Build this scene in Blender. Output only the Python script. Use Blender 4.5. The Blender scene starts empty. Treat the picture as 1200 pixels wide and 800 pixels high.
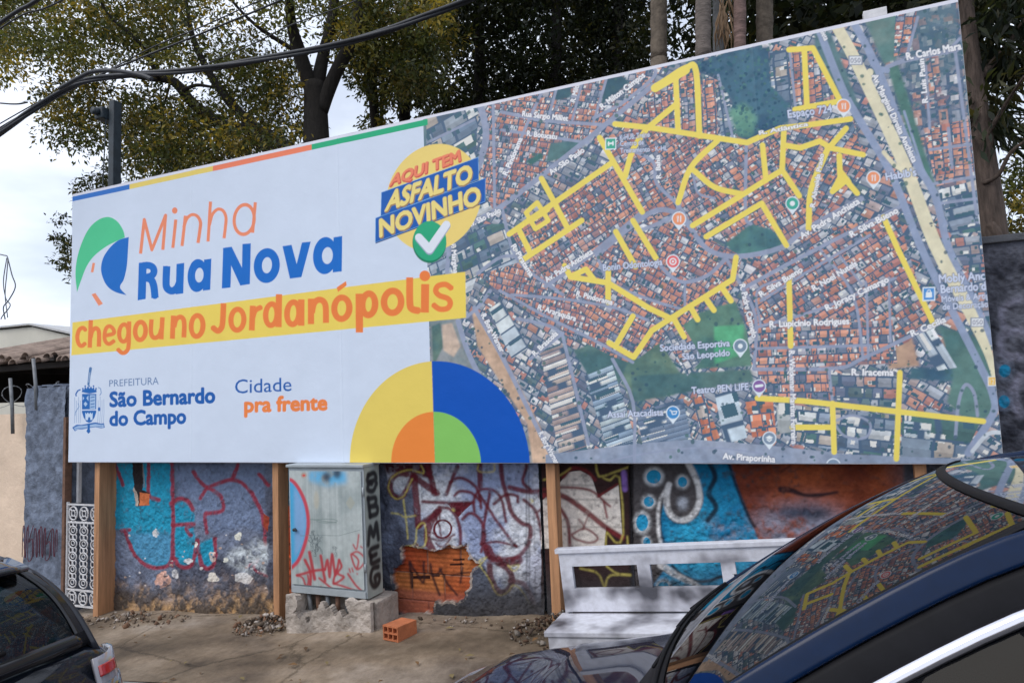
import bpy, bmesh, math, random
import numpy as np
from mathutils import Vector, Matrix

# ------------------------------------------------------------------ camera, light, exposure
SC = bpy.context.scene
COL = SC.collection
CAM_RIGHT = np.array([0.92612384, 0.37519189, -0.03905994])
CAM_UP = np.array([0.06682833, -0.06128135, 0.99588080])
CAM_FWD = np.array([-0.37125275, 0.92491926, 0.08182757])
CAM_POS = np.array([5.96894066, -4.03933248, 0.43872267])
FOCAL = 770.0
cam = bpy.data.cameras.new('camera')
cam.sensor_width = 36.0
cam.lens = FOCAL / 1200 * 36
cam.clip_start = 0.05
cam.clip_end = 2000
cam_ob = bpy.data.objects.new('camera', cam)
COL.objects.link(cam_ob)
_m = Matrix.Identity(4)
for _i in range(3):
    _m[_i][0] = CAM_RIGHT[_i]; _m[_i][1] = CAM_UP[_i]; _m[_i][2] = -CAM_FWD[_i]; _m[_i][3] = CAM_POS[_i]
cam_ob.matrix_world = _m
SC.camera = cam_ob

SUN_EL, SUN_AZ = 48.0, 215.0            # degrees; azimuth clockwise from +Y
world = bpy.data.worlds.new('World')
SC.world = world
world.use_nodes = True
wt = world.node_tree
wt.nodes.clear()
w_out = wt.nodes.new('ShaderNodeOutputWorld')
w_bg = wt.nodes.new('ShaderNodeBackground')
w_bg.inputs['Strength'].default_value = 0.1
w_sky = wt.nodes.new('ShaderNodeTexSky')
w_sky.sky_type = 'NISHITA'
w_sky.sun_disc = False
w_sky.sun_elevation = math.radians(SUN_EL)
w_sky.sun_rotation = math.radians(SUN_AZ)
w_tc = wt.nodes.new('ShaderNodeTexCoord')
w_no = wt.nodes.new('ShaderNodeTexNoise')
w_no.inputs['Scale'].default_value = 3.2
w_no.inputs['Detail'].default_value = 5
w_mp = wt.nodes.new('ShaderNodeMapping')
w_mp.inputs['Scale'].default_value = (1, 1, 2.6)
w_cr = wt.nodes.new('ShaderNodeValToRGB')
w_cr.color_ramp.elements[0].position = 0.36
w_cr.color_ramp.elements[0].color = (0.60, 0.60, 0.60, 1)
w_cr.color_ramp.elements[1].position = 0.56
w_cr.color_ramp.elements[1].color = (1, 1, 1, 1)
w_mx = wt.nodes.new('ShaderNodeMix')
w_mx.data_type = 'RGBA'
w_mx.inputs['B'].default_value = (9.7, 10.5, 12.2, 1)      # bright cloud deck
wt.links.new(w_tc.outputs['Generated'], w_mp.inputs['Vector'])
wt.links.new(w_mp.outputs['Vector'], w_no.inputs['Vector'])
wt.links.new(w_no.outputs['Fac'], w_cr.inputs['Fac'])
wt.links.new(w_cr.outputs['Color'], w_mx.inputs['Factor'])
wt.links.new(w_sky.outputs['Color'], w_mx.inputs['A'])
wt.links.new(w_mx.outputs['Result'], w_bg.inputs['Color'])
wt.links.new(w_bg.outputs['Background'], w_out.inputs['Surface'])

sun = bpy.data.lights.new('sun', 'SUN')
sun.energy = 1.35
sun.angle = math.radians(34)
sun.color = (1.0, 0.93, 0.85)
sun_ob = bpy.data.objects.new('sun', sun)
COL.objects.link(sun_ob)
_a, _e = math.radians(SUN_AZ), math.radians(SUN_EL)
_d = Vector((math.sin(_a) * math.cos(_e), math.cos(_a) * math.cos(_e), math.sin(_e)))
sun_ob.rotation_euler = _d.to_track_quat('Z', 'Y').to_euler()
SC.view_settings.view_transform = 'Standard'
SC.view_settings.look = 'None'
SC.view_settings.exposure = 0.17
SC.view_settings.gamma = 1.0
SC.view_settings.use_curve_mapping = False
SC.render.engine = 'CYCLES'
SC.cycles.max_bounces = 8
SC.cycles.transparent_max_bounces = 16

rng = np.random.default_rng(7)
R = random.Random(5)

# ------------------------------------------------------------------ survey of the place
def rays(px):
    px = np.atleast_2d(np.asarray(px, float))
    x = (px[:, 0] - 600) / FOCAL
    y = -(px[:, 1] - 400) / FOCAL
    return x[:, None] * CAM_RIGHT + y[:, None] * CAM_UP + CAM_FWD
def at(px, Y):
    """points of the vertical plane y = Y that were measured at these photo pixels"""
    d = rays(px)
    t = (Y - CAM_POS[1]) / d[:, 1]
    return CAM_POS + t[:, None] * d
def at1(x, y, Y):
    return at([(x, y)], Y)[0]
def ground_z(x, y=0.0):
    z = -1.37 + 0.075 * x
    return z + 0.04 * min(0.0, y)
def road_z(x, y=-2.5):
    return -1.37 + 0.075 * x - 0.285 + 0.006 * (y + 1.9)

# ------------------------------------------------------------------ materials
def s2l(c):
    c = np.asarray(c, float) / 255.0
    return np.where(c <= 0.04045, c / 12.92, ((c + 0.055) / 1.055) ** 2.4)
def _new(name):
    m = bpy.data.materials.new(name)
    m.use_nodes = True
    nt = m.node_tree
    nt.nodes.clear()
    out = nt.nodes.new('ShaderNodeOutputMaterial')
    b = nt.nodes.new('ShaderNodeBsdfPrincipled')
    nt.links.new(b.outputs[0], out.inputs[0])
    return m, nt, b, out
def _noise(nt, scale, detail=4, rough=0.55, stretch=None):
    tc = nt.nodes.new('ShaderNodeTexCoord')
    n = nt.nodes.new('ShaderNodeTexNoise')
    n.inputs['Scale'].default_value = scale
    n.inputs['Detail'].default_value = detail
    n.inputs['Roughness'].default_value = rough
    if stretch:
        mp = nt.nodes.new('ShaderNodeMapping')
        mp.inputs['Scale'].default_value = stretch
        nt.links.new(tc.outputs['Object'], mp.inputs['Vector'])
        nt.links.new(mp.outputs['Vector'], n.inputs['Vector'])
    else:
        nt.links.new(tc.outputs['Object'], n.inputs['Vector'])
    return n
def _ramp(nt, src, stops):
    r = nt.nodes.new('ShaderNodeValToRGB')
    e = r.color_ramp.elements
    while len(e) < len(stops): e.new(0.5)
    for i, (p, c) in enumerate(stops):
        e[i].position = p
        e[i].color = (*c, 1)
    nt.links.new(src, r.inputs['Fac'])
    return r
def pm(name, base, rough=0.6, var=0.2, scale=6, bump=0.0, bscale=60, metallic=0.0, coat=0.0, spec=0.5, stretch=None, dark=None, dpos=0.62):
    m, nt, b, out = _new(name)
    base = np.asarray(base, float)
    n = _noise(nt, scale, 6, 0.6, stretch)
    stops = [(0.3, base * (1 - var)), (0.7, np.minimum(base * (1 + var), 1))]
    if dark is not None:
        stops.append((dpos + 0.1, dark))
    r = _ramp(nt, n.outputs['Fac'], stops)
    nt.links.new(r.outputs['Color'], b.inputs['Base Color'])
    b.inputs['Roughness'].default_value = rough
    b.inputs['Metallic'].default_value = metallic
    b.inputs['Coat Weight'].default_value = coat
    b.inputs['Coat Roughness'].default_value = 0.04
    b.inputs['Specular IOR Level'].default_value = spec
    if bump:
        bn = _noise(nt, bscale, 5, 0.6, stretch)
        bp = nt.nodes.new('ShaderNodeBump')
        bp.inputs['Strength'].default_value = bump
        bp.inputs['Distance'].default_value = 0.02
        nt.links.new(bn.outputs['Fac'], bp.inputs['Height'])
        nt.links.new(bp.outputs['Normal'], b.inputs['Normal'])
    return m
def attr_mat(name, rough=0.6, var=0.12, scale=40, bump=0.15, bscale=120, spec=0.4, bdist=0.01):
    """the colours printed, sprayed or worn into a surface (attribute Col) under a fine grain"""
    m, nt, b, out = _new(name)
    a = nt.nodes.new('ShaderNodeAttribute')
    a.attribute_name = 'Col'
    n = _noise(nt, scale, 6, 0.6)
    r = _ramp(nt, n.outputs['Fac'], [(0.3, (1 - var,) * 3), (0.7, (1 + 0 * var,) * 3)])
    mx = nt.nodes.new('ShaderNodeMix')
    mx.data_type = 'RGBA'
    mx.blend_type = 'MULTIPLY'
    mx.inputs['Factor'].default_value = 1
    nt.links.new(a.outputs['Color'], mx.inputs['A'])
    nt.links.new(r.outputs['Color'], mx.inputs['B'])
    nt.links.new(mx.outputs['Result'], b.inputs['Base Color'])
    b.inputs['Roughness'].default_value = rough
    b.inputs['Specular IOR Level'].default_value = spec
    if bump:
        bn = _noise(nt, bscale, 5, 0.65)
        bp = nt.nodes.new('ShaderNodeBump')
        bp.inputs['Strength'].default_value = bump
        bp.inputs['Distance'].default_value = bdist
        nt.links.new(bn.outputs['Fac'], bp.inputs['Height'])
        nt.links.new(bp.outputs['Normal'], b.inputs['Normal'])
    return m
def leaf_mat(name):
    m, nt, b, out = _new(name)
    a = nt.nodes.new('ShaderNodeAttribute')
    a.attribute_name = 'Col'
    nt.links.new(a.outputs['Color'], b.inputs['Base Color'])
    b.inputs['Roughness'].default_value = 0.5
    b.inputs['Specular IOR Level'].default_value = 0.3
    tr = nt.nodes.new('ShaderNodeBsdfTranslucent')
    g = nt.nodes.new('ShaderNodeMix')
    g.data_type = 'RGBA'; g.blend_type = 'MULTIPLY'
    g.inputs['Factor'].default_value = 1
    g.inputs['B'].default_value = (1.25, 1.15, 0.5, 1)
    nt.links.new(a.outputs['Color'], g.inputs['A'])
    nt.links.new(g.outputs['Result'], tr.inputs['Color'])
    mx = nt.nodes.new('ShaderNodeMixShader')
    mx.inputs[0].default_value = 0.4
    nt.links.new(b.outputs[0], mx.inputs[1])
    nt.links.new(tr.outputs[0], mx.inputs[2])
    nt.links.new(mx.outputs[0], out.inputs[0])
    return m
def glass_mat(name, tint=(0.25, 0.3, 0.33), ior=1.6, rough=0.0, refl=1.0):
    m, nt, b, out = _new(name)
    nt.nodes.remove(b)
    tr = nt.nodes.new('ShaderNodeBsdfTransparent')
    tr.inputs['Color'].default_value = (*tint, 1)
    gl = nt.nodes.new('ShaderNodeBsdfGlossy')
    gl.inputs['Roughness'].default_value = rough
    fr = nt.nodes.new('ShaderNodeFresnel')
    fr.inputs['IOR'].default_value = ior
    geo = nt.nodes.new('ShaderNodeNewGeometry')
    io = nt.nodes.new('ShaderNodeMapRange'); io.inputs['To Min'].default_value = ior; io.inputs['To Max'].default_value = 1 / ior
    nt.links.new(geo.outputs['Backfacing'], io.inputs['Value']); nt.links.new(io.outputs[0], fr.inputs['IOR'])
    mx = nt.nodes.new('ShaderNodeMixShader')
    sc_ = nt.nodes.new('ShaderNodeMath'); sc_.operation = 'MULTIPLY'; sc_.inputs[1].default_value = refl
    nt.links.new(fr.outputs[0], sc_.inputs[0]); nt.links.new(sc_.outputs[0], mx.inputs[0])
    nt.links.new(tr.outputs[0], mx.inputs[1])
    nt.links.new(gl.outputs[0], mx.inputs[2])
    nt.links.new(mx.outputs[0], out.inputs[0])
    return m

# ------------------------------------------------------------------ object helpers
def tag(o, label=None, cat=None, group=None, kind=None):
    if label: o['label'] = label
    if cat: o['category'] = cat
    if group: o['group'] = group
    if kind: o['kind'] = kind
    return o
def thing(name, label, cat, loc=(0, 0, 0), rot=(0, 0, 0), group=None):
    o = bpy.data.objects.new(name, None)
    COL.objects.link(o)
    o.location = loc
    o.rotation_euler = rot
    o.empty_display_size = 0.1
    return tag(o, label, cat, group)
def link(name, me, mat, parent=None):
    if mat: me.materials.append(mat)
    o = bpy.data.objects.new(name, me)
    COL.objects.link(o)
    if parent: o.parent = parent
    return o
def np_mesh(name, v, quads, col=None, smooth=False):
    v = np.asarray(v, np.float32); quads = np.asarray(quads, np.int32)
    k = quads.shape[1]
    me = bpy.data.meshes.new(name)
    me.vertices.add(len(v)); me.vertices.foreach_set('co', v.ravel())
    me.loops.add(quads.size); me.loops.foreach_set('vertex_index', quads.ravel())
    me.polygons.add(len(quads))
    me.polygons.foreach_set('loop_start', np.arange(0, quads.size, k, dtype=np.int32))
    if smooth: me.polygons.foreach_set('use_smooth', np.ones(len(quads), bool))
    if col is not None:
        a = me.color_attributes.new('Col', 'FLOAT_COLOR', 'POINT')
        c = np.ones((len(v), 4), np.float32); c[:, :3] = col
        a.data.foreach_set('color', c.ravel())
    me.update(calc_edges=True)
    return me
class MB:
    def __init__(s): s.v = []; s.f = []; s.sm = []
    def add(s, vs, fs, M=None, smooth=False):
        o = len(s.v)
        for p in vs:
            p = Vector(p)
            s.v.append(tuple(M @ p) if M is not None else tuple(p))
        for f in fs:
            s.f.append(tuple(i + o for i in f)); s.sm.append(smooth)
        return s
    def box(s, lo, hi, M=None, bev=0.0):
        lo = Vector(lo); hi = Vector(hi)
        bm = bmesh.new()
        bmesh.ops.create_cube(bm, size=1)
        for v in bm.verts:
            v.co = Vector([(lo[i] + hi[i]) / 2 + v.co[i] * (hi[i] - lo[i]) for i in range(3)])
        if bev: bmesh.ops.bevel(bm, geom=bm.edges[:], offset=bev, segments=2, affect='EDGES', profile=0.6)
        bm.verts.index_update()
        s.add([v.co.copy() for v in bm.verts], [[v.index for v in f.verts] for f in bm.faces], M)
        bm.free()
        return s
    def tube(s, pts, rad, n=8, cap=True, squash=None):
        pts = [Vector(p) for p in pts]
        if not hasattr(rad, '__len__'): rad = [rad] * len(pts)
        ref = Vector((0.13, 0.27, 0.95)).normalized()
        t0 = (pts[1] - pts[0]).normalized()
        if abs(t0.dot(ref)) > 0.9: ref = Vector((1, 0.2, 0)).normalized()
        u = (ref - t0 * ref.dot(t0)).normalized()
        vs = []; fs = []
        for i, p in enumerate(pts):
            t = (pts[min(i + 1, len(pts) - 1)] - pts[max(i - 1, 0)])
            t = t.normalized() if t.length > 1e-9 else t0
            u = (u - t * u.dot(t)); u = u.normalized() if u.length > 1e-6 else Vector((1, 0, 0))
            w = t.cross(u)
            for k in range(n):
                a = 2 * math.pi * k / n
                vs.append(p + (u * math.cos(a) + w * math.sin(a)) * rad[i])
        for i in range(len(pts) - 1):
            for k in range(n):
                k2 = (k + 1) % n
                fs.append((i * n + k, i * n + k2, (i + 1) * n + k2, (i + 1) * n + k))
        if cap:
            fs.append(tuple(range(n))[::-1]); fs.append(tuple((len(pts) - 1) * n + k for k in range(n)))
        return s.add(vs, fs, smooth=True)
    def loft(s, rings, closed=True, smooth=True, caps=False):
        n = len(rings[0]); vs = [p for r in rings for p in r]; fs = []
        for i in range(len(rings) - 1):
            for k in range(n if closed else n - 1):
                k2 = (k + 1) % n
                fs.append((i * n + k, i * n + k2, (i + 1) * n + k2, (i + 1) * n + k))
        if caps:
            fs.append(tuple(range(n))[::-1]); fs.append(tuple((len(rings) - 1) * n + k for k in range(n)))
        return s.add(vs, fs, smooth=smooth)
    def grid(s, fn, nu, nv, smooth=True):
        return s.loft([[fn(i / nu, j / nv) for i in range(nu + 1)] for j in range(nv + 1)], closed=False, smooth=smooth)
    def prism(s, poly, y0, y1, M=None):
        """outline in x, z swept along y"""
        n = len(poly)
        vs = [(p[0], y0, p[1]) for p in poly] + [(p[0], y1, p[1]) for p in poly]
        fs = [tuple(range(n)), tuple(range(n, 2 * n))[::-1]]
        for i in range(n): fs.append((i, (i + 1) % n + 0, (i + 1) % n + n, i + n)[::-1])
        return s.add(vs, fs, M)
    def build(s, name, mat, parent=None, solid=0.0):
        me = bpy.data.meshes.new(name)
        me.from_pydata(s.v, [], s.f)
        me.polygons.foreach_set('use_smooth', s.sm)
        bm = bmesh.new(); bm.from_mesh(me)
        if solid: bmesh.ops.solidify(bm, geom=bm.faces[:], thickness=solid)
        bmesh.ops.recalc_face_normals(bm, faces=bm.faces[:])
        bm.to_mesh(me); bm.free()
        return link(name, me, mat, parent)
def smoothpath(pts, k=6, closed=False):
    """Catmull-Rom through the points"""
    P = np.asarray(pts, float); n = len(P)
    if n < 3 and not closed: return P
    out = []
    for i in range(n if closed else n - 1):
        p1 = P[i]; p2 = P[(i + 1) % n]
        p0 = P[i - 1] if (i > 0 or closed) else 2 * p1 - p2
        p3 = P[(i + 2) % n] if (i + 2 < n or closed) else 2 * p2 - p1
        for t in np.arange(k) / k:
            out.append(0.5 * (2 * p1 + (p2 - p0) * t + (2 * p0 - 5 * p1 + 4 * p2 - p3) * t * t + (3 * p1 - p0 - 3 * p2 + p3) * t ** 3))
    if not closed: out.append(P[-1])
    return np.array(out)

# ------------------------------------------------------------------ painter for printed, sprayed and worn surfaces
def vnoise(h, w, cell, seed):
    r = np.random.default_rng(seed)
    gh, gw = int(h / cell) + 3, int(w / cell) + 3
    g = r.random((gh, gw))
    y = np.arange(h) / cell; x = np.arange(w) / cell
    yi = y.astype(int); xi = x.astype(int)
    fy = (y - yi); fx = (x - xi)
    fy = (fy * fy * (3 - 2 * fy))[:, None]; fx = (fx * fx * (3 - 2 * fx))[None, :]
    a = g[yi][:, xi]; b = g[yi][:, xi + 1]; c = g[yi + 1][:, xi]; d = g[yi + 1][:, xi + 1]
    return (a * (1 - fx) + b * fx) * (1 - fy) + (c * (1 - fx) + d * fx) * fy
def fbm(h, w, cell, seed, octv=4, gain=0.55):
    o = np.zeros((h, w)); a = 1.0; t = 0.0
    for i in range(octv):
        o += a * vnoise(h, w, max(cell / 2 ** i, 1.0), seed + 17 * i); t += a; a *= gain
    return o / t
def ss(a, b, x):
    t = np.clip((x - a) / (b - a), 0, 1)
    return t * t * (3 - 2 * t)
def ellipse(c, rx, ry, rot=0, n=40):
    a = np.linspace(0, 2 * math.pi, n, endpoint=False)
    x = np.cos(a) * rx; y = np.sin(a) * ry; r = math.radians(rot)
    return np.stack([c[0] + x * math.cos(r) - y * math.sin(r), c[1] + x * math.sin(r) + y * math.cos(r)], 1)
def rib(pts, w, cap='butt', closed=False, sm=0):
    """polygons of a stroke of width w"""
    P = np.asarray(pts, float)
    if sm: P = smoothpath(P, sm, closed)
    n = len(P); out = []
    ws = np.interp(np.linspace(0, 1, n), np.linspace(0, 1, len(w)), w) if hasattr(w, '__len__') else np.full(n, float(w))
    for i in range(n if closed else n - 1):
        a, b = P[i], P[(i + 1) % n]; d = b - a; L = np.hypot(*d)
        if L < 1e-9: continue
        q = np.array([-d[1], d[0]]) / L / 2
        wa, wb = ws[i], ws[(i + 1) % n]
        out.append(np.array([a + q * wa, b + q * wb, b - q * wb, a - q * wa]))
    for i in range(n):
        if cap == 'round' or closed or 0 < i < n - 1: out.append(ellipse(P[i], ws[i] / 2, ws[i] / 2, n=14))
    return out
class Canvas:
    def __init__(s, x0, z0, x1, z1, res, base, mp):
        s.x0, s.z0, s.res = x0, z0, res
        s.w = int(round((x1 - x0) / res)) + 1; s.h = int(round((z1 - z0) / res)) + 1
        s.a = np.empty((s.h, s.w, 3), np.float32); s.a[:] = base
        s.mp = mp                                   # photo survey point -> surface x, z
    def pix(s, pts):
        q = s.mp(np.asarray(pts, float))
        return (q - (s.x0, s.z0)) / s.res
    def cover_edges(s, E, S=4):
        """coverage of the area bounded by edges (pixel units), even-odd"""
        lo = np.floor(E.reshape(-1, 2).min(0)).astype(int) - 1; hi = np.ceil(E.reshape(-1, 2).max(0)).astype(int) + 2
        x0, y0 = max(lo[0], 0), max(lo[1], 0); x1, y1 = min(hi[0], s.w), min(hi[1], s.h)
        if x1 <= x0 or y1 <= y0: return None
        W, H = x1 - x0, (y1 - y0) * S
        ya = (E[:, 1] - y0) * S - 0.5; yb = (E[:, 3] - y0) * S - 0.5
        xa = E[:, 0] - x0; xb = E[:, 2] - x0
        sw = ya > yb
        ya, yb = np.where(sw, yb, ya), np.where(sw, ya, yb); xa, xb = np.where(sw, xb, xa), np.where(sw, xa, xb)
        r0 = np.clip(np.ceil(ya), 0, H).astype(int); r1 = np.clip(np.ceil(yb), 0, H).astype(int)
        cnt = np.maximum(r1 - r0, 0)
        if cnt.sum() == 0: return None
        idx = np.repeat(np.arange(len(E)), cnt)
        rows = np.arange(cnt.sum()) - np.repeat(np.cumsum(cnt) - cnt, cnt) + r0[idx]
        t = (rows - ya[idx]) / np.maximum(yb[idx] - ya[idx], 1e-9)
        xs = xa[idx] + (xb[idx] - xa[idx]) * t
        o = np.lexsort((xs, rows)); rows = rows[o]; xs = xs[o]
        first = np.r_[0, np.flatnonzero(np.diff(rows)) + 1]
        start = np.repeat(first, np.diff(np.r_[first, len(rows)]))
        sg = np.where((np.arange(len(rows)) - start) % 2 == 0, 1.0, -1.0)
        xs = np.clip(xs, 0, W)
        i = np.floor(xs).astype(int); fr = xs - i
        acc = np.zeros((H, W + 2))
        np.add.at(acc, (rows, i), sg * (1 - fr)); np.add.at(acc, (rows, i + 1), sg * fr)
        c = np.clip(np.cumsum(acc, 1)[:, :W], 0, 1)
        return x0, y0, c.reshape(y1 - y0, S, W).mean(1)
    def cover(s, polys, S=4):
        parts = []
        for p in polys:
            q = s.pix(p) if not isinstance(p, tuple) else p[0]
            r = s.cover_edges(np.hstack([q, np.roll(q, -1, 0)]), S)
            if r: parts.append(r)
        if not parts: return None
        x0 = min(p[0] for p in parts); y0 = min(p[1] for p in parts)
        x1 = max(p[0] + p[2].shape[1] for p in parts); y1 = max(p[1] + p[2].shape[0] for p in parts)
        c = np.zeros((y1 - y0, x1 - x0))
        for a, b, k in parts:
            v = c[b - y0:b - y0 + k.shape[0], a - x0:a - x0 + k.shape[1]]
            np.maximum(v, k, out=v)
        return x0, y0, c
    def blend(s, r, col, alpha=1.0, soft=0, wear=None, holes=None):
        if r is None: return
        x0, y0, c = r
        if soft:
            c = np.pad(c, soft * 2); x0 -= soft * 2; y0 -= soft * 2
            for _ in range(2):
                for ax in (0, 1):
                    k = np.cumsum(np.pad(c, [(soft + 1, soft) if i == ax else (0, 0) for i in (0, 1)]), ax)
                    n = c.shape[ax]
                    c = (np.take(k, np.arange(2 * soft + 1, 2 * soft + 1 + n), ax) - np.take(k, np.arange(n), ax)) / (2 * soft + 1)
            xa, ya = max(-x0, 0), max(-y0, 0)
            c = c[ya:ya + min(c.shape[0] - ya, s.h - y0 - ya), xa:xa + min(c.shape[1] - xa, s.w - x0 - xa)]
            x0 += xa; y0 += ya
            if c.size == 0: return
        h, w = c.shape
        c = c * alpha
        if wear is not None: c = c * wear[y0:y0 + h, x0:x0 + w]
        v = s.a[y0:y0 + h, x0:x0 + w]
        k = np.asarray(col(x0, y0, h, w) if callable(col) else col, np.float32)
        v += c[..., None].astype(np.float32) * (k - v)
    def fill(s, poly, col, **k): s.blend(s.cover([poly] if not isinstance(poly, list) or np.ndim(poly[0]) == 1 else poly), col, **k)
    def shape(s, polys, col, **k): s.blend(s.cover(polys), col, **k)
    def ring(s, outer, inner, col, **k):
        a = s.pix(outer); b = s.pix(inner)
        s.blend(s.cover_edges(np.vstack([np.hstack([a, np.roll(a, -1, 0)]), np.hstack([b, np.roll(b, -1, 0)])])), col, **k)
    def text(s, txt, quad, col, bold=0.0, grow=0.0, **k):
        """quad = bottom-left, bottom-right, top-right, top-left (baseline and capital height)"""
        V, E, x0, x1 = glyphs(txt, 0)
        bw = max(bold + grow, 0)
        x0 -= max(bold, 0); x1 += max(bold, 0)
        u = (V[:, 0] - x0) / (x1 - x0); v = V[:, 1] / CAP
        q = np.asarray(quad, float)
        p = q[0] * ((1 - u) * (1 - v))[:, None] + q[1] * (u * (1 - v))[:, None] + q[2] * (u * v)[:, None] + q[3] * ((1 - u) * v)[:, None]
        p = s.pix(p)
        if bw:
            qp = s.pix(q); ex = (qp[1] - qp[0]) / (x1 - x0); ey = (qp[3] - qp[0]) / CAP
            parts = [s.cover_edges(np.hstack([a[E[:, 0]], a[E[:, 1]]])) for a in [p] + [p + bw * (math.cos(t) * ex + math.sin(t) * ey) for t in np.arange(12) * math.pi / 6]]
            parts = [r for r in parts if r]
            if not parts: return
            X0 = min(r[0] for r in parts); Y0 = min(r[1] for r in parts); X1 = max(r[0] + r[2].shape[1] for r in parts); Y1 = max(r[1] + r[2].shape[0] for r in parts)
            c = np.zeros((Y1 - Y0, X1 - X0))
            for a, b, m in parts:
                v_ = c[b - Y0:b - Y0 + m.shape[0], a - X0:a - X0 + m.shape[1]]; np.maximum(v_, m, out=v_)
            s.blend((X0, Y0, c), col, **k)
        else: s.blend(s.cover_edges(np.hstack([p[E[:, 0]], p[E[:, 1]]])), col, **k)
    def line_text(s, txt, p0, p1, hpx, col, halo=None, bold=0.02):
        p0 = np.array(p0, float); p1 = np.array(p1, float); d = (p1 - p0) / np.hypot(*(p1 - p0))
        up = np.array([d[1], -d[0]]) * hpx
        q = [p0, p1, p1 + up, p0 + up]
        if halo is not None: s.text(txt, q, halo, bold=bold, grow=0.06, alpha=0.8)
        s.text(txt, q, col, bold=bold)
    def mesh(s, name, yfun, x_lo=None, x_hi=None, z_lo=None, z_hi=None, step=1):
        i0 = 0 if x_lo is None else int(round((x_lo - s.x0) / s.res)); i1 = s.w - 1 if x_hi is None else int(round((x_hi - s.x0) / s.res))
        j0 = 0 if z_lo is None else int(round((z_lo - s.z0) / s.res)); j1 = s.h - 1 if z_hi is None else int(round((z_hi - s.z0) / s.res))
        I = np.arange(i0, i1 + 1, step); J = np.arange(j0, j1 + 1, step)
        X, Z = np.meshgrid(s.x0 + I * s.res, s.z0 + J * s.res)
        Y = yfun(X, Z, I, J)
        v = np.stack([X, Y, Z], -1).reshape(-1, 3)
        n = len(I)
        a = (np.arange(len(J) - 1)[:, None] * n + np.arange(n - 1)[None, :]).ravel()
        q = np.stack([a, a + 1, a + n + 1, a + n], 1)
        return np_mesh(name, v, q, np.clip(s.a[np.ix_(J, I)], 0, 0.95).reshape(-1, 3), True)

_G = {}
CAP = 0.682
def glyphs(txt, bold):
    key = (txt, round(bold, 4))
    if key in _G: return _G[key]
    cu = bpy.data.curves.new('lettering', 'FONT')
    cu.body = txt; cu.size = 1.0; cu.offset = bold; cu.fill_mode = 'NONE'; cu.resolution_u = 3
    ob = bpy.data.objects.new('lettering', cu)
    COL.objects.link(ob)
    dg = bpy.context.evaluated_depsgraph_get()
    ev = ob.evaluated_get(dg)
    me = ev.to_mesh()
    V = np.zeros(len(me.vertices) * 3); me.vertices.foreach_get('co', V)
    E = np.zeros(len(me.edges) * 2, int); me.edges.foreach_get('vertices', E)
    ev.to_mesh_clear()
    bpy.data.objects.remove(ob); bpy.data.curves.remove(cu)
    V = V.reshape(-1, 3)[:, :2]
    _G[key] = (V, E.reshape(-1, 2), V[:, 0].min(), V[:, 0].max())
    return _G[key]
def crop(x0, y0, s):
    """sketch coordinates of an enlarged detail -> survey pixels"""
    return lambda pts: np.asarray(pts, float) * s + (x0, y0)
# ------------------------------------------------------------------ the billboard print
BW, BH = 6.995, 2.46
def onboard(px): return at(px, 0.0)[:, [0, 2]]
LIGHT = np.array([0.78, 0.77, 0.87])            # what the overcast sky puts on the board
def I(r, g, b): return np.clip(s2l((r, g, b)) / LIGHT, 0, 0.92)
SEAM = 3.728
bd = Canvas(0, 0, BW, BH, 0.004, I(193, 202, 228), onboard)
WHITE = I(193, 202, 228)
# --- aerial photograph: blocks of roofs, yards, trees, then streets
mask_x = int(SEAM / bd.res)
nz1 = fbm(bd.h, bd.w, 40, 11, 5); nz2 = fbm(bd.h, bd.w, 9, 12, 3); nz3 = fbm(bd.h, bd.w, 120, 13, 3)
def mixc(a, b, t): return a + (b - a) * t[..., None]
g0 = mixc(np.array(I(92, 112, 135)), np.array(I(128, 138, 155)), ss(0.35, 0.65, nz1))
g0 = mixc(g0, np.array(I(72, 108, 112)), ss(0.5, 0.62, nz3) * 0.8)
g0 = g0 * (0.8 + 0.4 * nz2)[..., None]
bd.a[:, mask_x:] = g0[:, mask_x:]
RED = [I(*c) for c in [(186, 118, 102), (204, 134, 110), (170, 106, 96), (190, 142, 130), (212, 146, 118), (158, 118, 122), (168, 166, 182), (188, 190, 202), (122, 130, 154), (92, 108, 136), (190, 124, 104), (162, 104, 98), (196, 128, 106), (206, 138, 112)]]
MIX = [I(*c) for c in [(176, 118, 108), (168, 150, 152), (198, 196, 206), (150, 156, 172), (112, 122, 146), (86, 100, 128), (132, 140, 158), (190, 136, 118), (74, 104, 112), (160, 166, 182)]]
_lv = np.array(I(150, 148, 172))
RED = [0.8 * np.array(c) + 0.2 * _lv * 0.8 for c in RED]; MIX = [0.85 * np.array(c) + 0.15 * _lv for c in MIX]
GRY = [I(*c) for c in [(150, 160, 178), (182, 186, 198), (120, 134, 156), (98, 116, 142), (204, 206, 214), (134, 146, 170), (78, 98, 124), (170, 160, 158), (70, 104, 108)]]
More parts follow.
